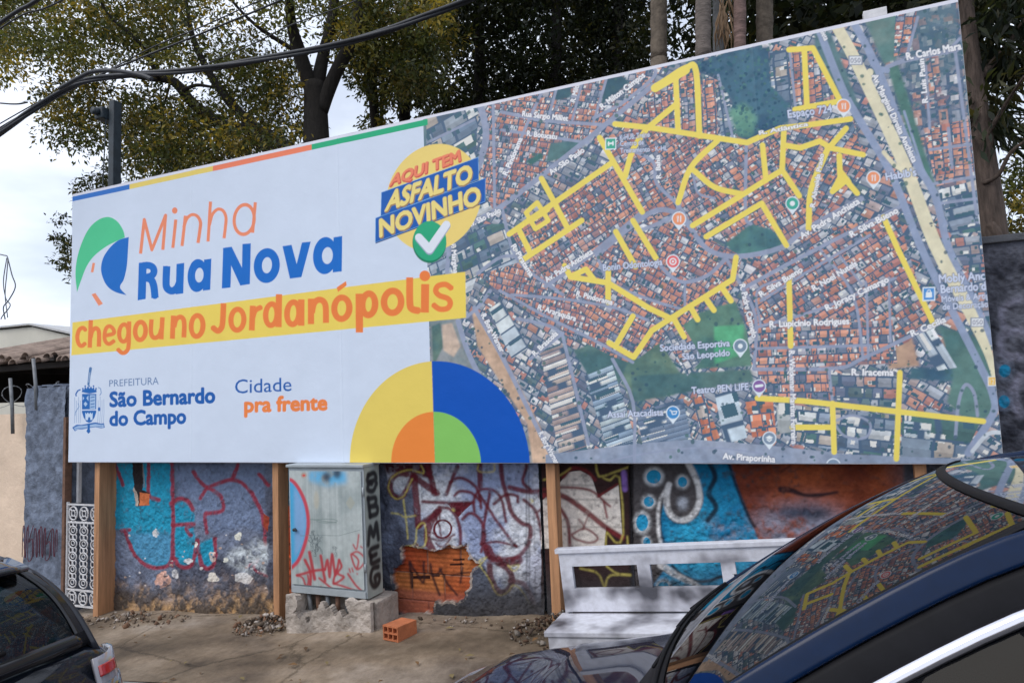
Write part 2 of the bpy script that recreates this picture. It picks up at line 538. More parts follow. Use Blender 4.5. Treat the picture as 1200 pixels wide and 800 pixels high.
def district(poly, a, b, cw, ch, pal, seed, gap=0.1, gable=True, alpha=1.0, jit=0.5):
    if cw > 0.19 or ch > 0.15: jit = 0.0
    r = bd.cover([np.array(poly, float)])
    if r is None: return
    pa, pb = onboard([a])[0], onboard([b])[0]
    d = (pb - pa) / np.hypot(*(pb - pa)); e = np.array([-d[1], d[0]])
    pal = np.array(pal)
    def col(x0, y0, h, w):
        X = (np.arange(w) + x0) * bd.res + bd.x0; Z = (np.arange(h) + y0) * bd.res + bd.z0
        X, Z = np.meshgrid(X - pa[0], Z - pa[1])
        X = X + (nz1[y0:y0 + h, x0:x0 + w] - 0.5) * min(cw, 0.04) * 0.8 * (jit > 0)
        v = (X * e[0] + Z * e[1]) / ch; row = np.floor(v).astype(int)
        rr = np.random.default_rng(seed)
        T = rr.random((997, 4))
        u = (X * d[0] + Z * d[1]) / cw + T[row % 997, 0] * 7
        # uneven widths
        u = u + jit * 0.5 * np.sin(u * 2.1 + T[row % 997, 1] * 6)
        cel = np.floor(u).astype(int)
        hsh = (cel * 7919 + row * 104729) % 997
        c = pal[(T[hsh, 2] * len(pal)).astype(int)]
        fu, fv = u - cel, v - row
        roof = ss(0, 0.05, fu - gap * T[hsh, 3]) * ss(0, 0.05, 1 - gap * 0.6 - fu) * ss(0, 0.05, fv - gap * 0.7) * ss(0, 0.05, 1 - gap * 0.7 * T[hsh, 0] - fv)
        if gable: c = c * np.where(fv > 0.45 + 0.1 * T[hsh, 1], 1.08, 0.86)[..., None]
        c = c * (0.84 + 0.32 * T[hsh, 1] + 0.5 * (nz2[y0:y0 + h, x0:x0 + w] - 0.5))[..., None]
        # small tanks, skylights and yards on the roofs
        k2 = (np.floor(u * 3.1).astype(int) * 31 + np.floor(v * 2.7).astype(int) * 17) % 997
        c = np.where((T[k2, 3] > 0.93)[..., None], np.array(I(210, 208, 212)), c)
        c = np.where((T[k2, 3] < 0.13)[..., None], np.array(I(56, 92, 112)), c)
        dark = np.array(I(66, 90, 120))
        return dark + (c - dark) * roof[..., None]
    bd.blend(r, col, alpha=alpha)
def area(poly, c0, c1, cell=0, alpha=1.0, soft=1):
    n = nz1 if cell == 0 else nz2
    c0, c1 = np.array(I(*c0)), np.array(I(*c1))
    bd.shape([np.array(poly, float)], lambda x0, y0, h, w: mixc(c0, c1, ss(0.3, 0.7, n[y0:y0 + h, x0:x0 + w])) * (0.75 + 0.5 * nz2[y0:y0 + h, x0:x0 + w])[..., None], alpha=alpha, soft=soft)
hw = 0.034
district([(500, 135), (1122, -2), (1178, 545), (500, 545)], (640, 400), (740, 460), 0.06, 0.05, MIX, 1)
district([(578, 110), (765, 62), (768, 105), (700, 150), (590, 245), (560, 240)], (588, 130), (708, 146), hw, 0.042, RED, 2)
district([(500, 135), (562, 118), (556, 205), (578, 245), (545, 268), (500, 180)], (505, 150), (556, 120), 0.13, 0.10, GRY, 3, 0.06)
district([(597, 275), (718, 190), (765, 255), (640, 332), (600, 300)], (597, 274), (718, 190), hw, 0.045, RED, 4)
district([(500, 290), (549, 262), (592, 262), (640, 335), (600, 345), (560, 320), (540, 380), (500, 380)], (549, 262), (592, 240), 0.10, 0.075, GRY, 5, 0.08)
district([(700, 160), (760, 150), (805, 245), (757, 262)], (703, 161), (753, 248), hw, 0.045, RED, 6)
district([(750, 130), (770, 103), (806, 79), (822, 82), (826, 160), (745, 150)], (805, 100), (808, 160), hw, 0.04, RED, 7)
district([(824, 92), (838, 92), (842, 162), (826, 160)], (826, 95), (829, 160), 0.03, 0.05, RED[:6], 8)
district([(840, 100), (852, 100), (864, 162), (846, 162)], (842, 95), (850, 160), 0.03, 0.07, GRY, 9)
district([(760, 150), (842, 165), (880, 168), (917, 150), (1000, 138), (1012, 180), (962, 265), (895, 300), (812, 268), (795, 240)], (812, 264), (917, 199), hw, 0.042, RED, 10)
district([(918, 152), (1000, 140), (1015, 200), (950, 268), (920, 200)], (984, 182), (955, 230), hw, 0.042, RED + GRY[:4], 11)
district([(902, 60), (922, 58), (932, 128), (905, 118)], (905, 60), (912, 120), 0.05, 0.07, GRY, 12)
district([(925, 58), (953, 56), (985, 118), (932, 128)], (944, 60), (948, 120), hw, 0.036, RED, 13)
district([(1000, 0), (1122, -2), (1145, 260), (1108, 260), (1060, 170)], (1090, 40), (1096, 120), 0.07, 0.06, MIX, 14, 0.25, alpha=0.75)
area([(1012, 20), (1050, 8), (1062, 30), (1050, 70), (1036, 75)], (82, 118, 120), (110, 130, 130))
area([(1012, 8), (1046, 2), (1044, 14), (1018, 22)], (190, 150, 130), (205, 165, 140))
area([(1062, 15), (1120, 5), (1126, 70), (1086, 110), (1060, 90)], (62, 96, 116), (92, 118, 132), alpha=0.6)
district([(1050, 18), (1075, 10), (1068, 60), (1048, 66)], (1060, 20), (1052, 66), hw, 0.045, RED, 15)
district([(1083, 150), (1140, 138), (1146, 205), (1098, 218)], (1090, 150), (1096, 215), 0.038, 0.045, [RED[i] for i in (0, 1, 4, 3)], 16)
district([(1086, 68), (1100, 64), (1104, 108), (1090, 112)], (1090, 70), (1096, 110), 0.038, 0.045, RED[:6], 17, alpha=0.8)
area([(1040, 78), (1052, 72), (1096, 215), (1108, 262), (1090, 215), (1062, 150)], (70, 112, 108), (92, 125, 118))
district([(1100, 222), (1146, 210), (1152, 270), (1115, 275)], (1100, 222), (1146, 210), 0.09, 0.06, GRY, 18)
district([(1110, 280), (1153, 275), (1165, 400), (1140, 330)], (1110, 280), (1150, 275), 0.06, 0.05, MIX, 19)
# woods and parks
area([(806, 78), (860, 58), (902, 55), (904, 100), (924, 121), (925, 142), (880, 166), (864, 160), (858, 118), (838, 88), (815, 84)], (36, 76, 108), (58, 98, 122))
area([(853, 130), (872, 120), (888, 138), (882, 160), (866, 160)], (84, 132, 122), (96, 142, 128), soft=3)
area([(955, 25), (975, 40), (1010, 130), (985, 112), (955, 56)], (60, 96, 118), (84, 115, 125))
district([(826, 52), (905, 30), (906, 38), (828, 60)], (826, 52), (905, 30), 0.05, 0.06, RED[:6], 20)
area([(652, 88), (672, 83), (669, 114), (650, 118)], (40, 80, 100), (60, 100, 110))
area([(710, 92), (730, 88), (738, 97), (704, 124)], (40, 80, 100), (55, 95, 105))
area([(617, 189), (634, 178), (638, 184), (622, 194)], (40, 92, 95), (50, 100, 100))
area([(645, 168), (690, 162), (664, 185), (640, 190)], (52, 92, 108), (76, 112, 118))
area([(850, 285), (880, 262), (905, 268), (925, 288), (905, 298), (862, 300)], (50, 92, 110), (74, 118, 118))
area([(790, 285), (815, 272), (832, 290), (800, 298)], (62, 98, 108), (84, 120, 118))
area([(790, 376), (862, 352), (878, 392), (886, 428), (812, 432)], (62, 104, 104), (88, 124, 112))
area([(837, 382), (872, 380), (872, 414), (838, 426)], (66, 148, 112), (84, 160, 122))
area([(720, 425), (770, 395), (800, 440), (790, 462), (740, 470)], (76, 108, 104), (100, 126, 112))
area([(1068, 430), (1124, 430), (1120, 446), (1066, 444)], (44, 80, 108), (62, 100, 115))
area([(1100, 380), (1160, 400), (1168, 480), (1140, 500), (1110, 470), (1118, 440)], (66, 104, 108), (86, 120, 118))
area([(1040, 405), (1068, 392), (1078, 428), (1042, 432)], (160, 128, 116), (180, 148, 130))
area([(740, 440), (880, 432), (884, 446), (742, 470)], (58, 96, 104), (80, 112, 112))
area([(672, 410), (700, 400), (736, 425), (716, 470), (690, 440)], (60, 98, 106), (86, 116, 114))
# more blocks
district([(895, 305), (960, 270), (1052, 250), (1088, 372), (1065, 400), (995, 432), (882, 432), (868, 335)], (891, 347), (941, 316), hw, 0.042, RED, 21)
district([(888, 384), (1046, 374), (1052, 425), (884, 432)], (890, 400), (1010, 394), hw, 0.045, RED, 22)
district([(888, 432), (970, 430), (974, 468), (890, 462)], (890, 440), (970, 438), 0.034, 0.05, [RED[i] for i in (0, 1, 4, 10, 3, 9)], 23)
district([(974, 436), (1052, 440), (1050, 478), (976, 470)], (976, 440), (1050, 442), 0.06, 0.06, MIX, 24)
district([(645, 318), (700, 298), (790, 258), (870, 300), (862, 335), (748, 420), (715, 402), (660, 365)], (713, 331), (787, 373), hw, 0.042, RED, 25)
district([(560, 322), (612, 306), (662, 345), (722, 405), (740, 425), (720, 418), (640, 378), (590, 345)], (630, 362), (674, 375), hw, 0.044, RED, 26)
district([(775, 390), (800, 380), (824, 420), (806, 440)], (789, 371), (810, 410), hw, 0.04, MIX, 27)
# dirt strip, sheds
area([(504, 375), (540, 372), (545, 410), (560, 430), (600, 480), (640, 545), (620, 545), (560, 470), (505, 430)], (108, 122, 130), (140, 142, 150))
area([(506, 382), (516, 378), (520, 405), (508, 430)], (62, 96, 100), (90, 116, 108))
area([(518, 380), (530, 378), (540, 405), (532, 418), (520, 410)], (176, 156, 148), (196, 172, 158))
area([(553, 362), (570, 376), (598, 430), (634, 500), (648, 545), (625, 545), (618, 495), (582, 440), (560, 405)], (178, 148, 130), (202, 170, 150))
district([(573, 362), (588, 352), (620, 407), (600, 420)], (588, 352), (620, 407), 0.085, 0.30, [I(192, 198, 208), I(170, 180, 196), I(204, 208, 214)], 30, 0.06, False)
district([(633, 411), (659, 401), (689, 527), (656, 534)], (633, 411), (659, 401), 0.5, 0.035, [I(168, 150, 152), I(150, 136, 142), I(186, 172, 170), I(200, 196, 200), I(136, 118, 124)], 31, 0.12)
district([(685, 440), (718, 427), (747, 520), (712, 524)], (685, 440), (718, 427), 0.4, 0.034, [I(150, 168, 190), I(182, 194, 206), I(166, 180, 200), I(128, 148, 176)], 32, 0.12)
district([(703, 528), (742, 516), (748, 528), (708, 540)], (703, 528), (742, 516), 0.3, 0.2, [I(192, 196, 206)], 33)
district([(746, 482), (801, 466), (810, 512), (754, 524)], (746, 482), (801, 466), 0.6, 0.03, [I(100, 116, 146), I(112, 128, 156)], 34, 0.1)
district([(812, 470), (824, 460), (844, 512), (826, 520)], (812, 470), (826, 520), 0.06, 0.06, [I(186, 112, 92), I(196, 124, 100), I(172, 160, 160)], 35)
district([(838, 462), (863, 455), (876, 512), (850, 520)], (838, 462), (863, 455), 0.25, 0.2, [I(190, 200, 214), I(176, 188, 206)], 36)
district([(874, 470), (906, 466), (910, 508), (882, 512)], (874, 470), (906, 466), 0.07, 0.08, [I(200, 124, 98), I(188, 112, 90), I(206, 136, 108)], 37, 0.05)
district([(910, 470), (928, 470), (930, 505), (912, 508)], (910, 470), (928, 470), 0.1, 0.2, [I(168, 172, 180), I(150, 156, 168)], 38)
district([(932, 474), (1050, 486), (1048, 535), (932, 520)], (932, 480), (1050, 492), 0.07, 0.06, GRY, 39)
district([(1058, 480), (1150, 492), (1130, 535), (1056, 536)], (1060, 484), (1150, 494), 0.14, 0.12, GRY, 40, 0.06)
district([(1060, 492), (1092, 496), (1090, 515), (1060, 512)], (1060, 492), (1092, 496), 0.2, 0.045, [I(196, 202, 214), I(178, 188, 204)], 41)
district([(1070, 390), (1092, 380), (1122, 430), (1098, 434)], (1070, 390), (1098, 434), 0.3, 0.05, [I(190, 198, 210), I(168, 178, 196), I(204, 210, 220)], 42)
area([(640, 532), (740, 520), (810, 514), (900, 521), (1000, 532), (1160, 538), (1178, 545), (640, 545)], (126, 138, 166), (146, 154, 180), soft=0)
# streets
ST = I(138, 146, 176)
def road(pts, w, c=ST, sm=4, alpha=0.95, wob=True): bd.shape(rib(pts, w, 'round', sm=sm if len(pts) > 2 else 0), lambda x0, y0, h, ww: np.asarray(c) * (0.86 + 0.28 * nz2[y0:y0 + h, x0:x0 + ww])[..., None], alpha=alpha)
for pts, w in [
    ([(545, 264), (590, 240), (680, 170), (765, 100)], 6), ([(560, 112), (570, 154), (563, 188), (553, 208)], 8), ([(578, 108), (580, 242)], 3.5),
    ([(588, 131), (640, 141), (710, 146)], 4), ([(588, 152), (690, 167)], 3.5), ([(592, 207), (616, 150), (637, 104)], 3.5), ([(653, 102), (640, 148)], 3),
    ([(682, 98), (671, 140)], 3), ([(711, 92), (696, 142)], 3), ([(696, 138), (730, 120), (768, 88), (758, 72)], 4), ([(588, 242), (607, 304), (660, 345)], 4),
    ([(753, 248), (690, 300), (640, 335)], 5), ([(560, 320), (590, 300), (620, 305)], 4), ([(505, 165), (556, 140)], 3), ([(530, 268), (525, 330), (548, 370)], 5),
    ([(545, 372), (560, 360), (575, 340)], 4), ([(556, 360), (590, 420), (640, 520), (655, 545)], 5), ([(537, 376), (548, 410), (562, 440)], 6), ([(586, 340), (640, 370), (700, 400), (742, 424)], 3.5),
    ([(600, 345), (660, 350), (720, 360), (760, 375)], 3.5), ([(606, 373), (640, 380), (657, 390), (664, 410), (690, 520)], 4), ([(622, 420), (660, 390)], 4),
    ([(740, 175), (766, 190), (770, 215), (795, 240), (812, 268)], 4), ([(797, 238), (790, 252), (770, 262), (745, 272)], 4.5), ([(700, 298), (760, 250), (790, 248), (806, 262), (830, 292), (865, 300), (915, 290), (945, 268), (1010, 232)], 6),
    ([(875, 168), (874, 250), (880, 262)], 4), ([(812, 198), (818, 225), (838, 232)], 3), ([(850, 300), (868, 332), (886, 372), (884, 432)], 4), ([(870, 338), (960, 290), (1055, 242)], 4.5), ([(892, 352), (960, 310), (1020, 275)], 3.5),
    ([(884, 384), (960, 362), (1050, 325)], 3.5), ([(886, 408), (1020, 404)], 3.5), ([(884, 432), (980, 431), (1010, 420), (1070, 392), (1112, 372)], 4.5), ([(960, 290), (1000, 345), (1012, 420)], 3.5), ([(1015, 330), (1016, 345), (1018, 420)], 3), ([(1042, 325), (1044, 400)], 3),
    ([(985, 300), (1010, 332)], 3), ([(925, 325), (888, 340), (892, 382)], 3), ([(927, 405), (930, 520)], 4), ([(972, 433), (976, 472)], 3.5), ([(775, 312), (790, 326), (806, 330), (830, 322), (850, 304)], 4.5), ([(803, 330), (803, 362)], 3), ([(700, 300), (716, 330), (760, 350), (800, 362)], 3.5),
    ([(826, 62), (828, 56), (905, 38)], 3.5), ([(842, 88), (860, 165)], 3), ([(926, 60), (933, 130)], 3), ([(1110, 62), (1125, 45)], 3.5), ([(1120, 60), (1130, 135), (1146, 260)], 4), ([(1062, 68), (1076, 20)], 3.5), ([(1040, 78), (1064, 70), (1122, 58)], 5), ([(1085, 75), (1090, 150)], 3.5), ([(1090, 175), (1143, 168)], 3.5), ([(1112, 150), (1116, 196)], 4), ([(1095, 215), (1146, 206)], 3.5), ([(1100, 238), (1148, 232)], 3.5),
    ([(1120, 512), (1124, 470), (1132, 450), (1142, 460), (1146, 486)], 4), ([(744, 540), (742, 470), (718, 420)], 4), ([(975, 490), (990, 510), (1015, 512), (1020, 495), (1000, 486), (980, 492)], 3),
    ([(690, 545), (760, 530), (830, 524), (900, 531)], 2)]:
    road(pts, w)
for pts, w in [([(956, 23), (989, 107), (1020, 160), (1047, 208), (1080, 290), (1115, 361), (1150, 430), (1164, 462), (1164, 485), (1135, 530)], 9), ([(995, 16), (1028, 78), (1070, 182), (1096, 228), (1112, 290), (1140, 350), (1163, 400)], 9), ([(1018, 60), (1026, 78), (1040, 82)], 7), ([(1060, 130), (1090, 220), (1110, 262)], 3)]:
    road(pts, w, I(136, 148, 182))
road([(974, 18), (1005, 75), (1060, 192), (1096, 285), (1135, 361), (1158, 412), (1167, 445)], [13, 14, 15, 16, 15, 10, 6], I(214, 205, 182))
road([(1020, 84), (1016, 100)], 8, I(214, 205, 182)); road([(1036, 178), (1048, 192), (1056, 198)], 5, I(214, 205, 182))
road([(1140, 528), (1158, 508), (1176, 506)], 5, I(190, 196, 212))
# tree crowns along the streets
for _ in range(900):
    x, y = rng.uniform(505, 1168), rng.uniform(10, 540)
    q = onboard([(x, y)])[0]
    if q[0] < SEAM or not 0 < q[1] < BH: continue
    r = rng.uniform(0.9, 2.6)
    bd.shape([ellipse((x, y), r, r * rng.uniform(0.7, 1.2), n=9)], I(*[(48, 86, 96), (60, 100, 98), (40, 74, 96)][rng.integers(3)]), alpha=0.8)
haze_c = np.array(I(146, 158, 192), np.float32)
bd.a[:, mask_x:] += 0.06 * (haze_c - bd.a[:, mask_x:])
for _ in range(520):
    x, y = rng.uniform(805, 925), rng.uniform(40, 165)
    if x < 838 and y > 92 or x < 860 and y > 110 or x > 904 and y < 100 + (x - 904): continue
    r = rng.uniform(0.9, 2.4); bd.shape([ellipse((x, y), r, r, n=9)], I(*[(40, 82, 108), (62, 106, 122), (30, 68, 98), (74, 116, 120)][rng.integers(4)]), alpha=0.7)
# --- renewed streets in yellow
YEL = I(226, 200, 102)
for pts in [[(721, 145), (760, 149), (876, 167), (880, 165), (915, 150), (948, 146), (997, 139)], [(703, 161), (753, 248)], [(597, 274), (718, 190)], [(612, 305), (682, 258)], [(609, 270), (622, 296)],
    [(635, 209), (650, 237), (666, 268)], [(623, 258), (642, 245)], [(722, 271), (745, 312)], [(742, 258), (769, 302)],
    [(792, 86), (795, 152)], [(794, 121), (760, 149)], [(812, 264), (917, 199), (919, 152)], [(894, 170), (898, 211)], [(917, 199), (937, 229)], [(828, 277), (893, 238), (922, 287)],
    [(920, 170), (938, 173), (961, 165), (974, 173), (1012, 181)], [(992, 150), (970, 175)], [(985, 208), (992, 211)], [(925, 58), (953, 56), (985, 118), (932, 128)], [(943, 60), (946, 122)],
    [(863, 301), (859, 327), (789, 371), (764, 387), (743, 418), (714, 401)], [(742, 370), (724, 401)], [(789, 371), (802, 394)], [(810, 360), (818, 374)], [(828, 350), (837, 363)], [(847, 337), (857, 352)],
    [(662, 311), (669, 324), (713, 331), (760, 360), (787, 373)], [(669, 324), (687, 315), (697, 328)], [(713, 315), (713, 354)], [(925, 326), (927, 405)], [(888, 466), (940, 469), (1153, 493)], [(976, 472), (978, 529)], [(929, 500), (974, 500)], [(1055, 436), (1051, 537)],
    [(1036, 254), (1052, 290), (1094, 378)], [(984, 182), (985, 208), (976, 224), (992, 211), (1005, 226)], [(985, 200), (995, 213)]]:
    bd.shape(rib(pts, 6.6, 'round'), YEL)
for pts, w in [([(768, 103), (786, 90), (805, 79), (816, 83), (820, 159)], 7), ([(758, 151), (742, 175), (733, 206)], 6.6), ([(841, 165), (810, 196), (795, 237)], 6.6), ([(813, 199), (838, 219), (870, 227)], 6.6), ([(970, 175), (951, 222), (948, 267)], 7), ([(768, 103), (790, 90), (804, 82)], 10)]:
    bd.shape(rib(pts, w, 'round', sm=5), YEL)
bd.shape(rib([(617, 249), (630, 237), (643, 258), (628, 268)], 5.5, 'round', closed=True), YEL)
# --- pins and road shields
def pin(x, y, r, c, ring=(206, 214, 236)):
    bd.shape([ellipse((x, y), r * 1.18, r * 1.18), np.array([(x - r, y + r * 0.6), (x + r, y + r * 0.6), (x, y + r * 1.9)])], I(*ring))
    bd.shape([ellipse((x, y), r, r)], I(*c))
W2 = I(214, 220, 238)
for x, y in [(989, 124), (1024, 208), (796, 256)]:
    pin(x, y, 7.2, (222, 142, 110))
    for dx in (-1.9, -0.6): bd.shape(rib([(x + dx, y - 3.6), (x + dx, y - 0.5)], 0.8), W2)
    bd.shape(rib([(x - 1.25, y - 0.6), (x - 1.25, y + 3.8)], 1.2), W2); bd.shape(rib([(x + 2, y - 3.8), (x + 2, y + 3.8)], 1.3), W2)
pin(929, 238, 7, (66, 160, 150)); bd.shape([ellipse((929, 238), 3, 3)], W2)
pin(789, 306, 7, (214, 104, 112)); bd.ring(ellipse((789, 306), 4.2, 4.2), ellipse((789, 306), 2.8, 2.8), W2); bd.shape([ellipse((789, 306), 1.3, 1.3)], W2)
pin(868, 405, 7.2, (112, 132, 158)); bd.shape([ellipse((868, 405), 2.8, 2.8)], W2)
pin(890, 452, 7, (128, 96, 160)); bd.shape(rib([(886.5, 452), (893.5, 451)], 3.2, 'round'), W2)
pin(789, 483, 7, (66, 132, 196)); bd.shape(rib([(785, 480), (787, 480.5), (788.5, 485), (792.5, 484.5), (793.5, 481), (787.5, 481.5)], 1.1), W2)
pin(902, 513, 7, (120, 138, 166)); bd.shape([np.array([(897.5, 512), (902, 509.5), (906.5, 512), (902, 514.5)])], W2); bd.shape(rib([(899, 514), (902, 516.5), (905, 514)], 1.4), W2)
pin(977, 545, 7.5, (120, 138, 166)); pin(559, 117, 5, (120, 140, 176)); bd.shape(rib([(556, 119), (557, 115), (561, 114.5), (562, 118.5)], 1.2), W2)
def badge(x, y, w, h, c, edge=(206, 214, 236)):
    q = np.array([(x - w, y - h), (x + w, y - h * 1.05), (x + w, y + h), (x - w, y + h * 1.05)])
    bd.shape([q * 1.0], I(*edge)); m = q.mean(0); bd.shape([m + (q - m) * 0.82], I(*c))
badge(716, 168, 6.5, 6.8, (58, 156, 138)); bd.shape(rib([(712.5, 168), (719.5, 167.4)], 2), W2); bd.shape(rib([(713.5, 165.5), (713.5, 170.8)], 1.6), W2); bd.shape(rib([(718.6, 165), (718.6, 170.2)], 1.6), W2)
badge(1089, 344, 7.5, 8, (72, 134, 204)); bd.shape([np.array([(1085.5, 342), (1092.5, 341.6), (1092.8, 348), (1085.2, 348.2)])], W2); bd.shape(rib([(1087, 342), (1087.5, 339.5), (1090.5, 339.5), (1091, 342)], 1), W2)
for x, y in [(1003, 70.5), (1146, 377)]:
    badge(x, y, 8.5, 5.4, (208, 210, 222), (120, 128, 156)); bd.text('050', [(x - 6, y + 3), (x + 6, y + 2.6), (x + 6, y - 2.8), (x - 6, y - 2.4)], I(110, 112, 140), bold=0.01)
badge(1163, 446, 5, 5.5, (226, 178, 92)); bd.text('12', [(1160.5, 449), (1165.5, 449), (1165.5, 443.5), (1160.5, 443.5)], W2)
# --- street names
HALO = I(66, 78, 112); TX = I(222, 226, 244); TL = I(190, 197, 226)
for t, a, b, h in [('Rua Sérgio Milliet', (612, 136), (666, 141.5), 6), ('R. Botucatu', (617.5, 159), (653, 163), 6), ('R. Pindorama', (594.5, 206), (613, 162), 6), ('R. Milton Rios', (674, 120), (684, 79), 5.5), ('R. Mar', (699, 92), (703, 75), 5.5),
    ('R. Milton Campos', (706, 128), (757, 89), 6.5), ('Av. São Paulo', (646, 205), (686, 177), 6.2), ('Av. São Paulo', (549, 267), (588, 248), 6), ('R. Piratama', (599, 288), (622, 325), 6), ('Av. Padre Anchieta', (641, 331), (696, 296), 6.5),
    ('R. Pindorama', (675, 346), (718, 357), 6), ('R. Araraquara', (630, 362), (675, 376), 6), ('R. Brascola', (627, 417), (655, 391), 6), ('R. Borg Warner', (564, 369), (587, 413), 6), ('R. Borg Warner', (631, 507), (651, 544), 6.3), ('Av. Marginal', (528, 278), (532, 322), 5.5),
    ('Av. Piraporinha', (847, 537), (909, 541), 7), ('R. Padre Carmelo', (867, 333), (882, 396), 6.5), ('R. Silva Bueno', (892, 348), (942, 317), 6.5), ('R. Noel Nutels', (954, 341), (1006, 310), 6.8), ('R. Joracy Camargo', (969, 364), (1043, 329), 7), ('R. Lupicínio Rodrigues', (902, 383), (996, 379), 7.2),
    ('R. Waldemar Martins Ferreira', (925, 410), (928, 520), 6.5), ('R. Iracema', (998, 439), (1048, 439.5), 7.4), ('R. Cecília', (1069, 394), (1110, 376), 7), ('Av. Marginal Direita Anchieta', (1022, 88), (1070, 191), 6.8), ('R. Carlos Mara', (1063, 70), (1128, 57), 8), ('R. Luis Pasin', (1088, 120), (1083, 68), 6.5),
    ('Av. Padre Anchieta', (940, 280), (1009, 237), 7.2), ('R. Silva Bueno', (998, 278), (1054, 248), 7), ('v. Anchieta', (953, 20), (967, 48), 6), ('R. Bahia', (775, 209), (773.5, 181), 5.5), ('R. Almeida Prado', (955, 243), (966, 180), 5.5), ('R. Atlântica', (890, 158), (948, 147), 4.5)]:
    bd.line_text(t, a, b, h, TX, HALO, 0.05)
for t, a, b, h in [('tio de Diadem...', (505, 134), (549, 122), 5.6), ('K-HUB: Treino', (727, 164), (762, 160), 6), ('Centro de', (727, 171), (755, 169), 5.6), ('Treinamento - K-HL', (727, 179), (783, 176), 5.6), ('Espaço 724', (924, 138), (976, 131), 9), ("Habib's", (1039, 211), (1075, 205), 8.6), ('Bonin Odontologia', (707, 317), (777, 310), 7.6),
    ('Sociedade Esportiva', (774, 411), (856, 405), 7.6), ('São Leopoldo', (800, 421), (856, 416), 7.4), ('Teatro PEN LIFE', (811, 461), (878, 456), 7.8), ('Assaí Atacadista', (712, 489), (778, 486), 7.6), ('Mobly Anc', (1101, 331), (1155, 327), 9.5), ('Bernardo d', (1103, 343), (1156, 339), 9.5), ('Móveis & Artig', (1104, 353.5), (1160, 349), 7), ('de Decoração', (1105, 362.5), (1159, 359), 7)]:
    bd.line_text(t, a, b, h, TL, HALO, 0.03)
# --- left panel
def px_rect(x0, x1): return None
bd.a[:, :mask_x] = WHITE
def strip(xa, xb, c, t0=0.017, t1=0.064):
    X0, X1 = onboard([(xa, 200)])[0][0], onboard([(xb, 200)])[0][0]
    i0, i1 = int(max(X0, 0) / bd.res), int(X1 / bd.res)
    bd.a[int((BH - t1) / bd.res):int((BH - t0) / bd.res), i0:i1] = c
strip(84, 152, I(42, 104, 190)); strip(152, 250, I(214, 190, 104)); strip(250, 366, I(226, 118, 92)); strip(366, 503.5, I(28, 158, 118))
bd.a[int((BH - 0.014) / bd.res):] = I(205, 205, 226)
# big quarter circles
cc = np.array([3.742, 0.0]); m2 = bd.mp
bd.mp = lambda p: p
def sector(r0, r1, a0, a1):
    t = np.radians(np.linspace(a0, a1, 40)); o = np.stack([np.cos(t), np.sin(t)], 1)
    return [np.vstack([cc + o * r1, (cc + o * r0)[::-1]])]
bd.shape(sector(0.345, 0.70, 90, 180), I(214, 190, 98)); bd.shape(sector(0.345, 0.70, 0, 90), I(0, 76, 176))
bd.shape(sector(0, 0.35, 90, 180), I(238, 126, 58)); bd.shape(sector(0, 0.35, 0, 90), I(122, 180, 94))
# round "new asphalt" emblem
rc = m2(np.array([[507, 231]]))[0]
bd.shape([ellipse(rc, 0.385, 0.385, n=90)], I(228, 194, 118))
bd.mp = m2
k = crop(430, 160, 0.1875)
def kshape(poly, c, **kw): bd.shape([k(poly)], c, **kw)
for pl in ([(92, 348), (697, 128), (699, 264), (88, 500)], [(56, 508), (742, 258), (740, 404), (54, 660)]):
    kshape(np.array(pl) + (2, 8), I(20, 52, 118)); kshape(pl, I(16, 84, 170)); bd.shape(rib(k(pl), 0.5, closed=True), I(120, 170, 224))
for t, q, f, dk in [('AQUI TEM', [(138, 308), (590, 146), (580, 82), (158, 238)], (232, 122, 98), (190, 84, 74)), ('ASFALTO', [(110, 464), (662, 276), (656, 172), (140, 346)], (232, 200, 128), (150, 120, 90)), ('NOVINHO', [(78, 626), (716, 412), (708, 306), (76, 520)], (232, 200, 128), (150, 120, 90))]:
    for o in (7, 5, 3): bd.text(t, k(np.array(q) + (o * 0.7, o)), I(*dk), bold=0.05 if t[:2] == 'AQ' else 0.05)
    bd.text(t, k(q), I(*f), bold=0.034 if t[:2] == 'AQ' else 0.04)
bd.shape([k(ellipse((392, 660), 106, 128))], I(14, 112, 88)); bd.shape([k(ellipse((394, 650), 104, 124))], I(34, 154, 118))
bd.shape(rib(k([(326, 636), (392, 712), (500, 556)]), [9, 9.6, 9], 'round'), I(150, 158, 190)); bd.shape(rib(k([(326, 628), (392, 702), (498, 548)]), [9, 9.6, 9], 'round'), I(208, 212, 232))
# leaf-and-road symbol
k = lambda p: np.asarray(p, float)
GRN = I(70, 182, 138)
bd.shape([smoothpath([(90.5, 342), (88.5, 322), (90, 304), (95.5, 285), (104, 268), (115, 257.5), (127, 254), (137.5, 259), (144.5, 269), (147, 278)], 5).tolist() + smoothpath([(147, 278), (139, 281.5), (125, 288.5), (111, 299), (102, 311), (95.5, 327), (90.5, 342)], 5).tolist()], GRN)
bd.shape([smoothpath([(151.5, 277.5), (140, 281), (130, 289), (121.5, 301), (118.5, 314), (121, 326), (127, 336), (136, 342), (148.5, 345.5)], 5).tolist() + smoothpath([(148.5, 345.5), (142, 338.5), (141.5, 334), (145.5, 327), (149, 312), (150.5, 292), (151.5, 277.5)], 5).tolist()], I(4, 98, 188))
bd.shape([[(108.5, 307.5), (111.5, 308), (109.5, 319), (106.5, 318.5)], [(107.5, 344.5), (112, 343), (121, 355.5), (116, 358)]], I(228, 132, 104))
